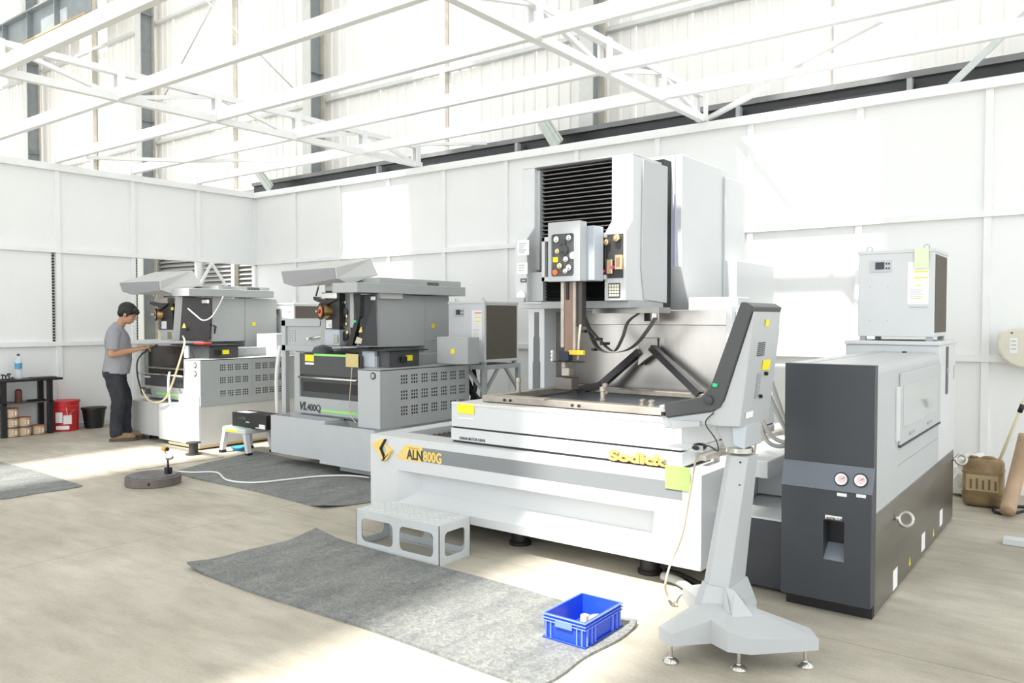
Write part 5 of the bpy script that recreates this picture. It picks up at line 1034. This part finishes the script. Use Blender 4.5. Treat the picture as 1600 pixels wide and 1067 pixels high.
for k, (x, y, sz, lb) in enumerate(((-1.955, 3.29, .052, 'largest round tan scrap disc lying in the blue crate'), (-2.035, 3.30, .036, 'tan scrap chunk at the left in the blue crate'), (-2.02, 3.20, .034, 'small tan scrap chunk at the near side in the blue crate'), (-1.925, 3.19, .032, 'pale scrap chunk at the right side in the blue crate'))):
    z = KZ + .0085; n_ = 14 if k == 0 else 7
    bm = bmesh.new(); P = [Vector((sz * (1 if k == 0 else random.uniform(.6, 1)) * math.cos(u), sz * (1 if k == 0 else random.uniform(.6, 1)) * math.sin(u), 0)) for u in [i * 2 * PI / n_ for i in range(n_)]]; A = [bm.verts.new((x + p.x, y + p.y, z)) for p in P]; B = [bm.verts.new((x + p.x * .85, y + p.y * .85, z + (.05, .04, .036, .04)[k])) for p in P]; bm.faces.new(A[::-1]); bm.faces.new(B)
    for i in range(n_): bm.faces.new((A[i], A[(i + 1) % n_], B[(i + 1) % n_], B[i]))
    tag(link('scrap_piece', mesh_from(bm, 'scrap_piece'), mat('tan_scrap', (.66, .56, .40), .7, var=.2)), lb, 'scrap', 'scraps in the blue crate')
# round iron plate with a dial gauge on a magnetic stand
dc = atZ(217, 764); dc = Vector((dc.x - .12, dc.y + .20, 0))
rp = thing('round_plate', 'heavy round iron plate lying on the open floor', 'plate', (dc.x, dc.y, 0)); IRON = mat('rusty_iron', (.20, .17, .155), .6, metal=.3, col2=(.13, .115, .11), scale=9)
lathe('rim', rp, [(.235, 0), (.24, .006), (.24, .074), (.232, .08), (.215, .08)], dc, IRON, 48); lathe('face', rp, [(.212, .078), (.212, .088), (.205, .09)], dc, mat('scratched_iron_face', (.22, .225, .23), .45, metal=.4, var=.4, scale=14), 48)
a = atZ(207, 763, .04); lathe('side_hole', rp, [(.012, 0), (.012, .004)], (dc.x + .19, dc.y - .145, .04), BLACK, 12, (.8, -.6, 0))
dg = thing('dial_stand', 'magnetic dial gauge stand with orange knob on the round plate', 'gauge', (dc.x + .13, dc.y + .08, .09)); e = Vector((dc.x + .08, dc.y + .10, .09))
box('magnet_base', dg, e.x - .028, e.x + .028, e.y - .025, e.y + .025, .09, .145, BLACK, .003); lathe('switch_knob', dg, [(.014, 0), (.014, .02)], (e.x + .028, e.y, .118), BLACK, 12, XP)
tube('arm', dg, [(e.x, e.y, .145), (e.x - .005, e.y, .21)], .009, BLACK, 8); tube('arm', dg, [(e.x - .005, e.y, .21), (e.x - .03, e.y - .015, .30)], .008, CHROME, 8); lathe('orange_knob', dg, [(.02, -.02), (.022, 0), (.02, .03)], (e.x - .035, e.y - .015, .315), mat('orange_knob', (.90, .42, .03), .4), 14, XP); lathe('black_knob', dg, [(.01, 0), (.018, .012), (.018, .02)], (e.x, e.y - .015, .315), BLACK, 14, XP)
lathe('dial', dg, [(.035, 0), (.035, .02), (.03, .022)], (e.x + .045, e.y - .01, .235), CHROME, 22, (.2, -.3, .9)); lathe('dial_face', dg, [(.028, .022), (.028, .024)], (e.x + .045, e.y - .01, .235), PAPER, 22, (.2, -.3, .9))
cab = tube('floor_cable', None, [(e.x + .06, e.y + .1, .006), atZ(262, 737, .02), atZ(300, 738, .02), atZ(338, 738, .02), atZ(355, 750, .02), atZ(395, 754, .02), atZ(450, 749, .02), atZ(500, 744, .02), atZ(545, 743, .02), atZ(578, 746, .02)], .009, MATS['white_hose_pvc'], 8, True); tag(cab, 'white cable winding across the mat before the middle machine', 'cable')
# empty black wire reel
a = atZ(296, 712); 
rl = lathe('empty_reel', None, [(.085, 0), (.085, .012), (.05, .014), (.05, .125), (.078, .127), (.078, .139), (.02, .139)], (a.x, a.y + .05, .008), mat('dull_black_reel', (.045, .043, .042), .5, var=.2), 28); tag(rl, 'empty black wire reel standing on the floor', 'reel')
# small white plastic stool with a black box
so = thing('plastic_stool', 'small white stool with a green top carrying the black box', 'stool', (-7.75, 5.4, 0))
qx0, qx1, qy0, qy1, qh = -8.0, -7.62, 5.22, 5.52, .30
for (x, y, dx, dy) in ((qx0, qy0, -.02, -.03), (qx1, qy0, .05, -.0), (qx0, qy1, -.02, .03), (qx1, qy1, .04, .03)):
    bm = bmesh.new(); beam_mesh(bm, (x + dx, y + dy, .03), (x, y, qh - .06), .05, .05, YP); link('leg', mesh_from(bm, 'leg'), WHITE, so); box('rubber_foot', so, x + dx - .03, x + dx + .03, y + dy - .03, y + dy + .03, 0, .03, BLACK)
box('apron', so, qx0 - .03, qx1 + .03, qy0 - .03, qy1 + .03, qh - .065, qh - .008, WHITE, .01); box('top', so, qx0 - .02, qx1 + .02, qy0 - .02, qy1 + .02, qh - .008, qh, mat('mint_green_top', (.42, .62, .50), .6), .003); decal('yellow_band', so, (qx0 + .04, qy0 - .03, qh - .05), XP, ZP, .22, .022, YEL, .002)
k0, k1 = atY(362.5, 640, 5.27), atY(416, 664.5, 5.27)
bx_ = thing('black_box', 'black instrument box with white labels on the small stool', 'box', (-7.8, 5.35, .30)); box('case', bx_, k0.x, k1.x, 5.27, 5.50, .30, .30 + (k0.z - k1.z) + .03, BLACK, .004); zt2 = .30 + (k0.z - k1.z) + .03
for (u0, u1, v0, v1, m_) in ((.30, .42, .55, .75, DGREY), (.20, .29, .58, .68, DGREY), (.42, .52, .35, .45, INKG), (.80, .97, .05, .35, PAPER), (.70, .80, .05, .12, PAPER)): decal('front_detail', bx_, (k0.x + (k1.x - k0.x) * u0, 5.27, .30 + (zt2 - .30) * v0), XP, ZP, (k1.x - k0.x) * (u1 - u0), (zt2 - .3) * (v1 - v0), m_, .003)
decal('top_paper', bx_, (k0.x + .05, 5.30, zt2), XP, YP, .22, .12, PAPER, .002)
a = atZ(366, 703); bl = lathe('blue_bowl', None, [(.05, 0), (.09, .03), (.088, .04), (.03, .015)], (a.x + .05, a.y + .03, 0), mat('cyan_plastic', (.05, .40, .75), .4), 20); tag(bl, 'small bright blue plastic bowl under the stool', 'bowl')
a = atZ(420, 700); bb = lathe('brown_drum', None, [(.10, 0), (.125, .03), (.12, .16), (.09, .20), (.03, .2)], (-7.62, 5.72, 0), mat('brown_drum_plastic', (.33, .22, .13), .6, var=.2), 22); tag(bb, 'brown drum standing behind the small white stool', 'drum')
# ================================================================ BLACK SIDE TABLE AND WHAT IS ON AND UNDER IT
BKS = mat('black_angle_steel', (.014, .015, .017), .45, var=.3)
tt = thing('side_table', 'black steel two-shelf table against the left wall', 'table', (-11.3, 4.3, 0))
TXa, TXb, TYa, TYb = -11.47, -11.14, 3.25, 4.78
TZ = atX(78, 590, -11.18).z
for x in (TXa, TXb - .055):
    for y in (4.13, TYb - .10): box('leg', tt, x, x + .055, y - .03, y + .03, 0, TZ - .03, BKS, .003)
    box('leg', tt, x, x + .055, 3.28, 3.34, 0, TZ - .03, BKS, .003)
box('top', tt, TXa, TXb + .02, TYa, TYb + .05, TZ - .03, TZ, BKS, .004); SZ = atX(60, 627, -11.2).z; box('shelf', tt, TXa, TXb, TYa, TYb - .06, SZ - .012, SZ, mat('dull_shelf_steel', (.10, .10, .095), .5, var=.2))
bo = thing('water_bottle', 'clear water bottle with blue label on the black table', 'bottle', (-11.3, 4.35, TZ)); a = atX(29, 588, -11.28); cb_ = (a.x, a.y, TZ)
CLEAR = mat('clear_bottle_plastic', (.80, .88, .92), .1, alpha=.45); lathe('body', bo, [(.038, 0), (.042, .01), (.042, .09), (.039, .10), (.042, .11), (.042, .22), (.030, .27), (.015, .29), (.015, .31)], cb_, CLEAR, 20); lathe('label', bo, [(.0425, .13), (.0425, .205)], cb_, mat('blue_bottle_label', (.12, .42, .70), .5, var=.3, scale=40), 20); lathe('cap', bo, [(.017, .30), (.017, .325)], cb_, mat('dark_blue_cap', (.03, .06, .22), .4), 14)
for k, (px, py, h) in enumerate(((4, 588, .07), (9, 587, .06), (14, 588, .08), (19, 588, .03))): a = atX(px, py, -11.25); lb = ['dark steel clamp piece at the table edge, leftmost', 'dark steel clamp piece second from the left on the table', 'tallest dark steel clamp piece left of the bottle', 'low dark steel piece just left of the bottle'][k]; tag(lathe('clamp_piece', None, [(.025, 0), (.025, .012), (.008, .016), (.008, h * .7), (.022, h * .72), (.022, h)], (-11.25, a.y, TZ), mat('dark_tool_steel', (.06, .06, .06), .4, metal=.6), 12), lb, 'tool', 'clamp pieces on the black table')
tp = box('steel_plate', None, -11.36, -11.18, 4.50, 4.78, TZ, TZ + .012, MATS['dark_tool_steel'], .003); tag(tp, 'dark flat steel plate on the black table right of the bottle', 'plate')
a = atX(29, 628, -11.28); tag(lathe('brown_can', None, [(.042, 0), (.042, .15), (.030, .165), (.03, .17)], (-11.28, a.y, SZ), mat('rust_brown', (.16, .055, .035), .6, var=.2), 20), 'rust-brown round can on the lower table shelf', 'can')
tag(box('grey_block', None, -11.36, -11.2, 3.93, 4.06, SZ, SZ + .10, MGREY, .004), 'grey block on the table shelf at the left edge', 'block'); tag(box('black_bar', None, -11.33, -11.24, 4.46, 4.66, SZ, SZ + .025, BLACK, .004), 'black flat bar on the lower table shelf', 'bar')
TANW = mat('tan_wire_winding', (.62, .46, .29), .5, var=.15, scale=40, stretch=(1, 1, 8)); RIMD = mat('dark_reel_rim', (.13, .10, .09), .5); RIMR = mat('reddish_reel_rim', (.42, .16, .10), .5)
def small_reel(x, y, z, lb, rm):
    t = thing('wire_reel', lb, 'reel', (x, y, z), 'wire reels under the black table'); r = .081
    lathe('lower_rim', t, [(r, 0), (r, .010)], (x, y, z), RIMD, 24); lathe('upper_rim', t, [(r, .112), (r, .122)], (x, y, z), rm, 24); lathe('winding', t, [(r * .93, .010), (r * .95, .06), (r * .93, .112)], (x, y, z), TANW, 24); decal('label', t, (x + r * .90, y - .02, z + .035), YP, ZP, .05, .05, PAPER, .002)
RXs = -11.15
for (px, n_, lbs) in ((21, 3, ('bottom reel of the three-high stack under the black table', 'middle reel of the three-high stack under the black table', 'top reel of the three-high stack, reddish rim, under table')), (40.5, 2, ('lower reel of the two-high stack under the black table', 'upper reel of the two-high stack under the black table')), (63, 1, ('single tan wire reel right of the stacks under the table',))):
    y = atX(px, 680, RXs).y
    for k in range(n_): small_reel(RXs - .05, y, k * .123, lbs[k], RIMR if (k == n_ - 1) else RIMD)
REDP = mat('red_bucket_plastic', (.62, .025, .03), .4, var=.1)
def bucket(nm, lb, c, r0, r1, h, m, rim_m):
    t = thing(nm, lb, 'bucket', c, 'buckets by the left wall'); lathe('shell', t, [(r0, 0), (r1, h), (r1 - .006, h), (r0 - .006, .01)], c, m, 32); lathe('rim', t, [(r1 + .004, h - .03), (r1 + .01, h - .025), (r1 + .01, h), (r1 - .004, h)], c, rim_m, 32); return t
rb = bucket('red_bucket', 'red plastic bucket with torn white labels by the wall', (-11.30, 4.93, 0), .155, .172, .41, REDP, REDP)
for z in (.33, .27): lathe('rib', rb, [(.170, z), (.176, z + .005), (.170, z + .012)], (-11.30, 4.93, 0), REDP, 32)
for (ang, z, w, h) in ((-15, .10, .10, .12), (-50, .12, .09, .14), (-35, .03, .16, .05)):
    t_ = math.radians(ang); cxp, cyp = -11.30 + .166 * math.cos(t_), 4.93 + .166 * math.sin(t_); tx = Vector((-math.sin(t_), math.cos(t_), 0)); decal('torn_label', rb, Vector((cxp, cyp, z)) - tx * (w / 2), tx, ZP, w, h, PAPER, .003)
tube('wire_handle', rb, [(-11.14, 4.87, .33), (-11.12, 4.89, .22), (-11.13, 4.95, .27), (-11.17, 5.02, .33)], .004, CHROME, 6, True)
kb = bucket('black_bucket', 'black plastic bucket next to the red one', (-11.26, 5.29, 0), .115, .152, .285, BLACK, BLACK); tube('wire_handle', kb, [(-11.26, 5.13, .28), (-11.12, 5.21, .295), (-11.12, 5.37, .295), (-11.26, 5.45, .28)], .004, BLACK, 6, True)
# ================================================================ RIGHT EDGE: JERRYCAN, MOP, CREAM HOUSING
jc = thing('jerrycan', 'stained tan plastic jerrycan standing by the right wall', 'jerrycan', (-.82, 7.35, 0)); JM = mat('stained_jerrycan', (.36, .25, .115), .5, col2=(.13, .085, .04), scale=5, bump=.1)
j0, j1 = atZ(1501, 790), atZ(1566, 797); jy0 = (j0.y + j1.y) / 2; jw = j1.x - j0.x
bm = bmesh.new(); bbox(bm, j0.x, j1.x, jy0, jy0 + .22, 0, .385); bevel_all(bm, .05, 4); link('body', mesh_from(bm, 'body', True), JM, jc)
bm = bmesh.new(); bbox(bm, j0.x + .03, j1.x - .03, jy0 - .008, jy0 + .01, .13, .26); bevel_all(bm, .006); link('front_panel', mesh_from(bm, 'front_panel'), mat('stained_panel', (.45, .36, .20), .6, var=.2), jc)
for i in range(5): decal('print_column', jc, (j0.x + .06 + i * .043, jy0 - .008, .15), XP, ZP, .016, .075 + .01 * (i % 2), mat('brown_stain_print', (.16, .10, .05), .7), .001)
lathe('cap', jc, [(.03, 0), (.03, .012)], (j0.x + .07, jy0 + .11, .385), JM, 16); tube('handle', jc, [(j0.x + .13, jy0 + .11, .375), (j0.x + .15, jy0 + .11, .392), (j1.x - .08, jy0 + .11, .392), (j1.x - .06, jy0 + .11, .375)], .014, JM, 8, True)
for z in (.11, .28): box('groove_band', jc, j0.x - .002, j1.x + .002, jy0 - .002, jy0 + .222, z, z + .006, mat('dark_band', (.22, .15, .07), .6), .002)
mo = thing('mop', 'long cream mop handle with black collar leaning at the right edge', 'mop', (-.7, 7.8, 0)); m0, m1 = atY(1560, 724, 7.65), atY(1606, 612, 7.65); d = (m1 - m0).normalized(); base_ = m0 - d * ((m0.z - .02) / d.z)
tube('handle', mo, [base_, m1 + d * .35], .013, mat('cream_handle', (.72, .66, .50), .5), 10); c_ = atY(1596, 637, 7.65); tube('collar', mo, [c_ - d * .04, c_ + d * .03], .02, BLACK, 10)
tu_ = tube('cardboard_tube', None, [atZ(1574, 800, .05), atY(1588, 745, 7.3), atY(1604, 680, 7.3)], .055, mat('tan_cardboard', (.48, .34, .22), .7, var=.15), 14, True); tag(tu_, 'bent tan tube leaning at the right edge beside the jerrycan', 'tube')
hs_ = thing('cream_housing', 'cream rounded plastic housing on the wall at the right edge', 'housing', (-.55, 7.9, 1.3))
o0 = [(1600 + 30, 511), (1598, 512), (1580, 514), (1566, 518), (1560, 524), (1557, 536), (1559, 548), (1566, 560), (1578, 569), (1592, 575), (1630, 578)]
prism('shell', hs_, [(lambda a: (a.x, a.z))(atY(px, py, 7.85)) for px, py in o0], 'y', 7.85, 8.02, mat('aged_cream_plastic', (.74, .71, .60), .5, var=.08), .02, 3); box('wall_bracket', hs_, -.75, -.5, 8.0, CY - .02, 1.28, 1.40, WSTEEL)
fdecal('rating_plate', hs_, (1578, 528), (1590, 552), 7.849, PAPER); a = atY(1581, 520, 7.85); lathe('screw', hs_, [(.008, 0), (.008, .004)], (a.x, 7.85, a.z), INK, 8, YN)
a = atY(1592, 545, 7.849); 
for k in range(3): fdecal('plate_print', hs_, (1580, 532 + k * 6), (1588, 534 + k * 6), 7.846, INKG, .001)
wbk = atZ(1566, 850); tag(box('white_block', None, wbk.x, wbk.x + .3, wbk.y - .02, wbk.y + .06, 0, .05, WHITE, .006), 'white plastic bar lying on the floor at the right edge', 'bar')
tag(tube('black_cable', None, [atZ(1600, 798, .012), atZ(1575, 803, .012), atZ(1554, 799, .012), atZ(1556, 793, .012), atZ(1580, 791, .012), atZ(1604, 792, .012)], .012, BLACK, 8, True), 'black cable loop on the floor beside the jerrycan', 'cable')
random.seed(11); bm = bmesh.new(); bmesh.ops.create_icosphere(bm, subdivisions=3, radius=1)
for v in bm.verts: v.co = Vector((v.co.x * .19, v.co.y * .15, max(v.co.z, -.55) * .22 + .12)) * (1 + random.uniform(-.14, .14))
bg_ = link('plastic_bag', mesh_from(bm, 'plastic_bag'), mat('milky_plastic_film', (.86, .85, .82), .25, var=.08)); bg_.location = (-.92, 7.78, .02); tag(bg_, 'crumpled milky plastic bag behind the jerrycan', 'bag')
# ================================================================ PERSON
pe0 = atZ(167, 691.2); pe1 = atZ(204, 689.6)
PC = (pe0 + pe1) / 2; FD = Vector((.60, .80, 0)).normalized(); LD = Vector((-FD.y, FD.x, 0))
PO = PC + LD * .09 + Vector((0, 0, .008))
def W3(p): return PO + FD * p[0] + LD * p[1] + Vector((0, 0, p[2]))
PR = Matrix((FD, LD, ZP)).transposed()
SKIN = mat('warm_skin', (.46, .25, .15), .5, var=.08, scale=9); HAIR = mat('black_hair', (.005, .005, .005), .5, bump=.5, bscale=90, stretch=(1, 1, .3)); SHIRT = mat('grey_tshirt_cotton', (.30, .305, .335), .8, var=.08, scale=6, bump=.2, bscale=14)
TROU = mat('dark_navy_trousers', (.013, .015, .022), .75, col2=(.028, .029, .037), scale=7, bump=.5, bscale=14); SHOE = mat('tan_boot_suede', (.27, .19, .115), .8, var=.2, scale=14); SOLE = mat('dark_boot_sole', (.09, .07, .05), .7)
def ell(bm, c, r, rot=None, seg=18):
    Mx = Matrix.Translation(c) @ (rot.to_4x4() if rot else Matrix.Identity(4)) @ Matrix.Diagonal((*r, 1)); bmesh.ops.create_uvsphere(bm, u_segments=seg, v_segments=max(8, seg // 2), radius=1, matrix=Mx)
def limb(bm, pts, n=14):
    """pts: (x, y, z, rx, ry) stations joined into one tapering limb"""
    P = [Vector(p[:3]) for p in pts]; rings = []
    for i, p in enumerate(P):
        d = (P[min(i + 1, len(P) - 1)] - P[max(i - 1, 0)]).normalized(); a = Vector((1, 0, 0)) if abs(d.x) < .8 else Vector((0, 0, 1)); e1 = (a - d * a.dot(d)).normalized(); e2 = d.cross(e1)
        rings.append([bm.verts.new(p + e1 * (pts[i][3] * math.cos(2 * PI * k / n)) + e2 * (pts[i][4] * math.sin(2 * PI * k / n))) for k in range(n)])
    for i in range(len(rings) - 1):
        for k in range(n): bm.faces.new((rings[i][k], rings[i][(k + 1) % n], rings[i + 1][(k + 1) % n], rings[i + 1][k]))
    bm.faces.new(rings[0][::-1]); bm.faces.new(rings[-1])
def fuse(name, bm, vox, m, parent, smooth=4, wrinkle=0):
    """melts overlapping pieces into one continuous surface"""
    bmesh.ops.recalc_face_normals(bm, faces=bm.faces); me = bpy.data.meshes.new('t'); bm.to_mesh(me); bm.free(); o = bpy.data.objects.new('t', me); COL.objects.link(o)
    r = o.modifiers.new('r', 'REMESH'); r.mode = 'VOXEL'; r.voxel_size = vox
    s = o.modifiers.new('s', 'SMOOTH'); s.factor = .5; s.iterations = smooth
    if wrinkle:
        tx = bpy.data.textures.new('w', 'CLOUDS'); tx.noise_scale = .09; d = o.modifiers.new('d', 'DISPLACE'); d.texture = tx; d.strength = wrinkle; d.mid_level = .5
    dg = bpy.context.evaluated_depsgraph_get(); dg.update(); out = bpy.data.meshes.new_from_object(o.evaluated_get(dg)); bpy.data.objects.remove(o)
    T = PR.to_4x4(); T.translation = PO; out.transform(T); out.name = name
    for p in out.polygons: p.use_smooth = True
    out.materials.clear(); return link(name, out, m, parent)
pe = thing('person', 'person in grey t-shirt, navy trousers and tan boots holding a pendant controller', 'person', PO)
bm = bmesh.new()
HC = Vector((.105, 0, 1.565)); HR = Matrix.Rotation(math.radians(24), 3, 'Y')
def hp(x, y, z): return HC + HR @ Vector((x, y, z))
ell(bm, hp(-.01, 0, .02), (.098, .076, .098), HR, 24); ell(bm, hp(.025, 0, -.05), (.070, .060, .068), HR, 20); ell(bm, hp(.045, 0, -.088), (.038, .034, .026), HR, 16)
limb(bm, [(*hp(.085, 0, .012), .010, .010), (*hp(.103, 0, -.022), .012, .015), (*hp(.098, 0, -.036), .010, .017)], 10)          # nose
ell(bm, hp(.088, 0, -.062), (.012, .024, .007), HR, 12); ell(bm, hp(.086, 0, -.073), (.011, .022, .007), HR, 12); ell(bm, hp(.082, 0, .028), (.012, .05, .010), HR, 12)
for s_ in (-1, 1):
    ell(bm, hp(-.012, s_ * .077, -.018), (.020, .010, .032), HR, 14); ell(bm, hp(.055, s_ * .040, -.03), (.026, .022, .026), HR, 12)
limb(bm, [(-.015, 0, 1.36, .075, .09), (.015, 0, 1.43, .056, .058), (.055, 0, 1.50, .054, .054), (.075, 0, 1.55, .05, .05)])
limb(bm, [(-.01, 0, .86, .11, .15), (-.005, 0, 1.05, .12, .15), (-.02, 0, 1.25, .12, .16), (-.02, 0, 1.36, .09, .16), (-.015, 0, 1.41, .06, .08)])
ARMS = {}
for s_, el, wr in ((-1, (-.045, -.235, 1.075), (.235, -.115, 1.13)), (1, (-.02, .23, 1.075), (.245, .075, 1.14))):
    sh = (-.02, s_ * .175, 1.345); e_, w_ = Vector(el), Vector(wr); mid = e_ + (w_ - e_) * .3
    limb(bm, [(*sh, .055, .055), ((sh[0] + el[0]) / 2, (sh[1] + el[1]) / 2, (sh[2] + el[2]) / 2, .048, .048), (*el, .040, .042)], 12); ell(bm, e_, (.041, .041, .041)); limb(bm, [(*el, .040, .040), (*mid, .043, .042), (*w_, .026, .031)], 12)
    d = (w_ - e_).normalized(); up = Vector((0, 0, 1)); sd = d.cross(up).normalized() * s_ * -1; nn = sd.cross(d) * s_
    nn = Vector((0, 0, 1)); nn = (nn - d * nn.dot(d)).normalized(); sd = nn.cross(d).normalized()
    palm = w_ + d * .045
    rot = Matrix((d, sd, nn)).transposed(); ell(bm, palm, (.055, .040, .020), rot, 16); ell(bm, w_ + d * .015, (.03, .03, .022), rot, 12)
    for f, L_ in enumerate((.070, .078, .073, .058)):           # four fingers curling down round the pendant
        b0 = w_ + d * .082 + sd * ((f - 1.5) * .0205); p1 = b0 + d * L_ * .45 - nn * .006; p2 = p1 + d * L_ * .22 - nn * L_ * .30; p3 = p2 - d * L_ * .05 - nn * L_ * .30
        limb(bm, [(*b0, .0098, .0098), (*p1, .0092, .0092), (*p2, .0086, .0086), (*p3, .0075, .0075)], 8); ell(bm, b0, (.011, .011, .011)); ell(bm, p1, (.0095, .0095, .0095)); ell(bm, p3, (.0078, .0078, .0078))
    tb_ = -s_                                                     # thumb on the inner side
    t0 = w_ + d * .025 + sd * (.030 * (1 if (sd.y * s_) < 0 else -1)); inn = sd * (1 if (sd.y * s_) < 0 else -1); t1 = t0 + d * .035 + inn * .020 + nn * .008; t2 = t1 + d * .035 + nn * .004
    limb(bm, [(*t0, .013, .013), (*t1, .0115, .0115), (*t2, .009, .009)], 8); ell(bm, t2, (.0092, .0092, .0092))
for s_, k_x, a_x in ((-1, .01, -.02), (1, .05, .05)): limb(bm, [(-.05, s_ * .085, .90, .06, .06), (k_x - .01, s_ * .09, .50, .05, .05), (a_x - .01, s_ * .09, .30, .050, .05), (a_x, s_ * .09, .09, .036, .036), (a_x + .06, s_ * .09, .05, .03, .03)])
fuse('body', bm, .0065, SKIN, pe, 3)
# hair: full cap with fringe
bm = bmesh.new(); ell(bm, hp(-.022, 0, .048), (.110, .093, .097), HR, 24); ell(bm, hp(-.06, 0, .0), (.062, .080, .075), HR, 20); ell(bm, hp(.055, 0, .072), (.050, .070, .040), HR, 16)
for f in range(5): limb(bm, [(*hp(.075, (f - 2) * .026, .085), .02, .02), (*hp(.098, (f - 2) * .026, .055), .016, .018), (*hp(.098, (f - 2) * .026, .030 + .006 * (f % 2)), .006, .008)], 8)
for s_ in (-1, 1): limb(bm, [(*hp(.01, s_ * .07, .03), .03, .018), (*hp(.006, s_ * .075, -.01), .018, .010), (*hp(.010, s_ * .074, -.035), .007, .006)], 8)
fuse('hair', bm, .007, HAIR, pe, 2, .006)
for s_ in (-1, 1):
    bm = bmesh.new(); ell(bm, hp(.0835, s_ * .030, .004), (.007, .013, .006), HR, 12); bmesh.ops.transform(bm, matrix=(Matrix.Translation(PO) @ PR.to_4x4()), verts=bm.verts); link('eye', mesh_from(bm, 'eye', True), INK, pe)
    bm = bmesh.new(); ell(bm, hp(.089, s_ * .031, .026), (.006, .021, .005), HR, 12); bmesh.ops.transform(bm, matrix=(Matrix.Translation(PO) @ PR.to_4x4()), verts=bm.verts); link('eyebrow', mesh_from(bm, 'eyebrow', True), HAIR, pe)
# t-shirt
bm = bmesh.new(); limb(bm, [(-.035, 0, .835, .150, .185), (-.03, 0, .90, .155, .188), (-.01, 0, 1.02, .152, .185), (-.005, 0, 1.12, .148, .182), (-.02, 0, 1.25, .142, .188), (-.025, 0, 1.335, .118, .190), (-.018, 0, 1.385, .088, .145), (-.005, 0, 1.425, .066, .078), (.004, 0, 1.445, .062, .066)], 28)
for s_, ex, ey in ((-1, -.035, -.222), (1, -.02, .222)): limb(bm, [(-.02, s_ * .15, 1.345, .075, .075), (-.022, s_ * .185, 1.31, .076, .072), (ex + .005, ey * .95, 1.18, .068, .066), (ex, ey, 1.125, .070, .066)], 18); ell(bm, Vector((-.02, s_ * .165, 1.335)), (.072, .062, .062))
fuse('tshirt', bm, .010, SHIRT, pe, 4, .018)
# trousers
bm = bmesh.new(); limb(bm, [(-.035, 0, .99, .125, .165), (-.045, 0, .90, .140, .175), (-.05, 0, .82, .138, .178), (-.04, 0, .76, .11, .165)], 24)
for s_, k_x, a_x in ((-1, .005, -.02), (1, .05, .05)): limb(bm, [(-.045, s_ * .085, .86, .115, .095), (-.03, s_ * .09, .72, .105, .092), (k_x, s_ * .092, .50, .080, .076), (k_x - .02, s_ * .092, .34, .078, .074), (a_x - .01, s_ * .09, .18, .073, .070), (a_x, s_ * .09, .085, .076, .072), (a_x + .004, s_ * .09, .065, .070, .068)], 20)
fuse('trousers', bm, .010, TROU, pe, 3, .028)
# boots
for s_, a_x in ((-1, -.02), (1, .05)):
    bm = bmesh.new(); limb(bm, [(a_x - .005, s_ * .09, .13, .052, .050), (a_x, s_ * .09, .07, .058, .048), (a_x + .005, s_ * .09, .03, .072, .047)], 16); limb(bm, [(a_x - .06, s_ * .09, .045, .03, .04), (a_x + .03, s_ * .09, .058, .045, .046), (a_x + .11, s_ * .09, .062, .042, .050), (a_x + .18, s_ * .09, .055, .040, .044), (a_x + .21, s_ * .09, .045, .022, .025)], 16); sh_ = fuse('boot', bm, .007, SHOE, pe, 3)
    out = [(a_x + x_, s_ * .09 + y_) for x_, y_ in ((-.085, -.02), (-.07, -.042), (.02, -.046), (.12, -.056), (.19, -.045), (.222, -.012), (.222, .012), (.19, .045), (.12, .054), (.02, .046), (-.07, .042), (-.085, .02))]
    bm = bmesh.new(); A = [bm.verts.new(W3((x_, y_, .001))) for x_, y_ in out]; B = [bm.verts.new(W3((x_, y_, .030))) for x_, y_ in out]; bm.faces.new(A[::-1]); bm.faces.new(B)
    for k in range(len(out)): bm.faces.new((A[k], A[(k + 1) % 12], B[(k + 1) % 12], B[k]))
    link('sole', mesh_from(bm, 'sole'), SOLE, sh_)
    for k in range(4): q_ = .03 + k * .022; tube('lace', sh_, [W3((a_x + q_ + .01, s_ * .09 - .03, .098 - k * .004)), W3((a_x + q_, s_ * .09, .110 - k * .005)), W3((a_x + q_ + .012, s_ * .09 + .03, .098 - k * .004))], .004, PAPER, 6)
# pendant controller in the hands, with its cable
pd = thing('pendant_controller', 'dark pendant controller with cable held in both hands', 'controller', W3((.36, -.03, 1.14)))
def obox(nm, t, c, r, rot, m, bev=.004):
    bm = bmesh.new(); bbox(bm, -r[0], r[0], -r[1], r[1], -r[2], r[2]); bevel_all(bm, bev); bmesh.ops.transform(bm, matrix=Matrix.Translation(PO) @ PR.to_4x4() @ Matrix.Translation(c) @ rot.to_4x4(), verts=bm.verts); return link(nm, mesh_from(bm, nm), m, t)
rt = Matrix.Rotation(math.radians(-28), 3, 'Y'); obox('case', pd, Vector((.372, -.01, 1.142)), (.075, .050, .014), rt, BLACK); obox('screen', pd, Vector((.392, -.01, 1.168)), (.03, .035, .002), rt, INKG, .001)
tube('cable', pd, [W3((.31, -.02, 1.10)), W3((.26, -.05, 1.06)), W3((.215, -.06, .97)), W3((.21, -.04, .82)), W3((.235, 0, .66)), W3((.26, .03, .56))], .009, BLACK, 8, True)
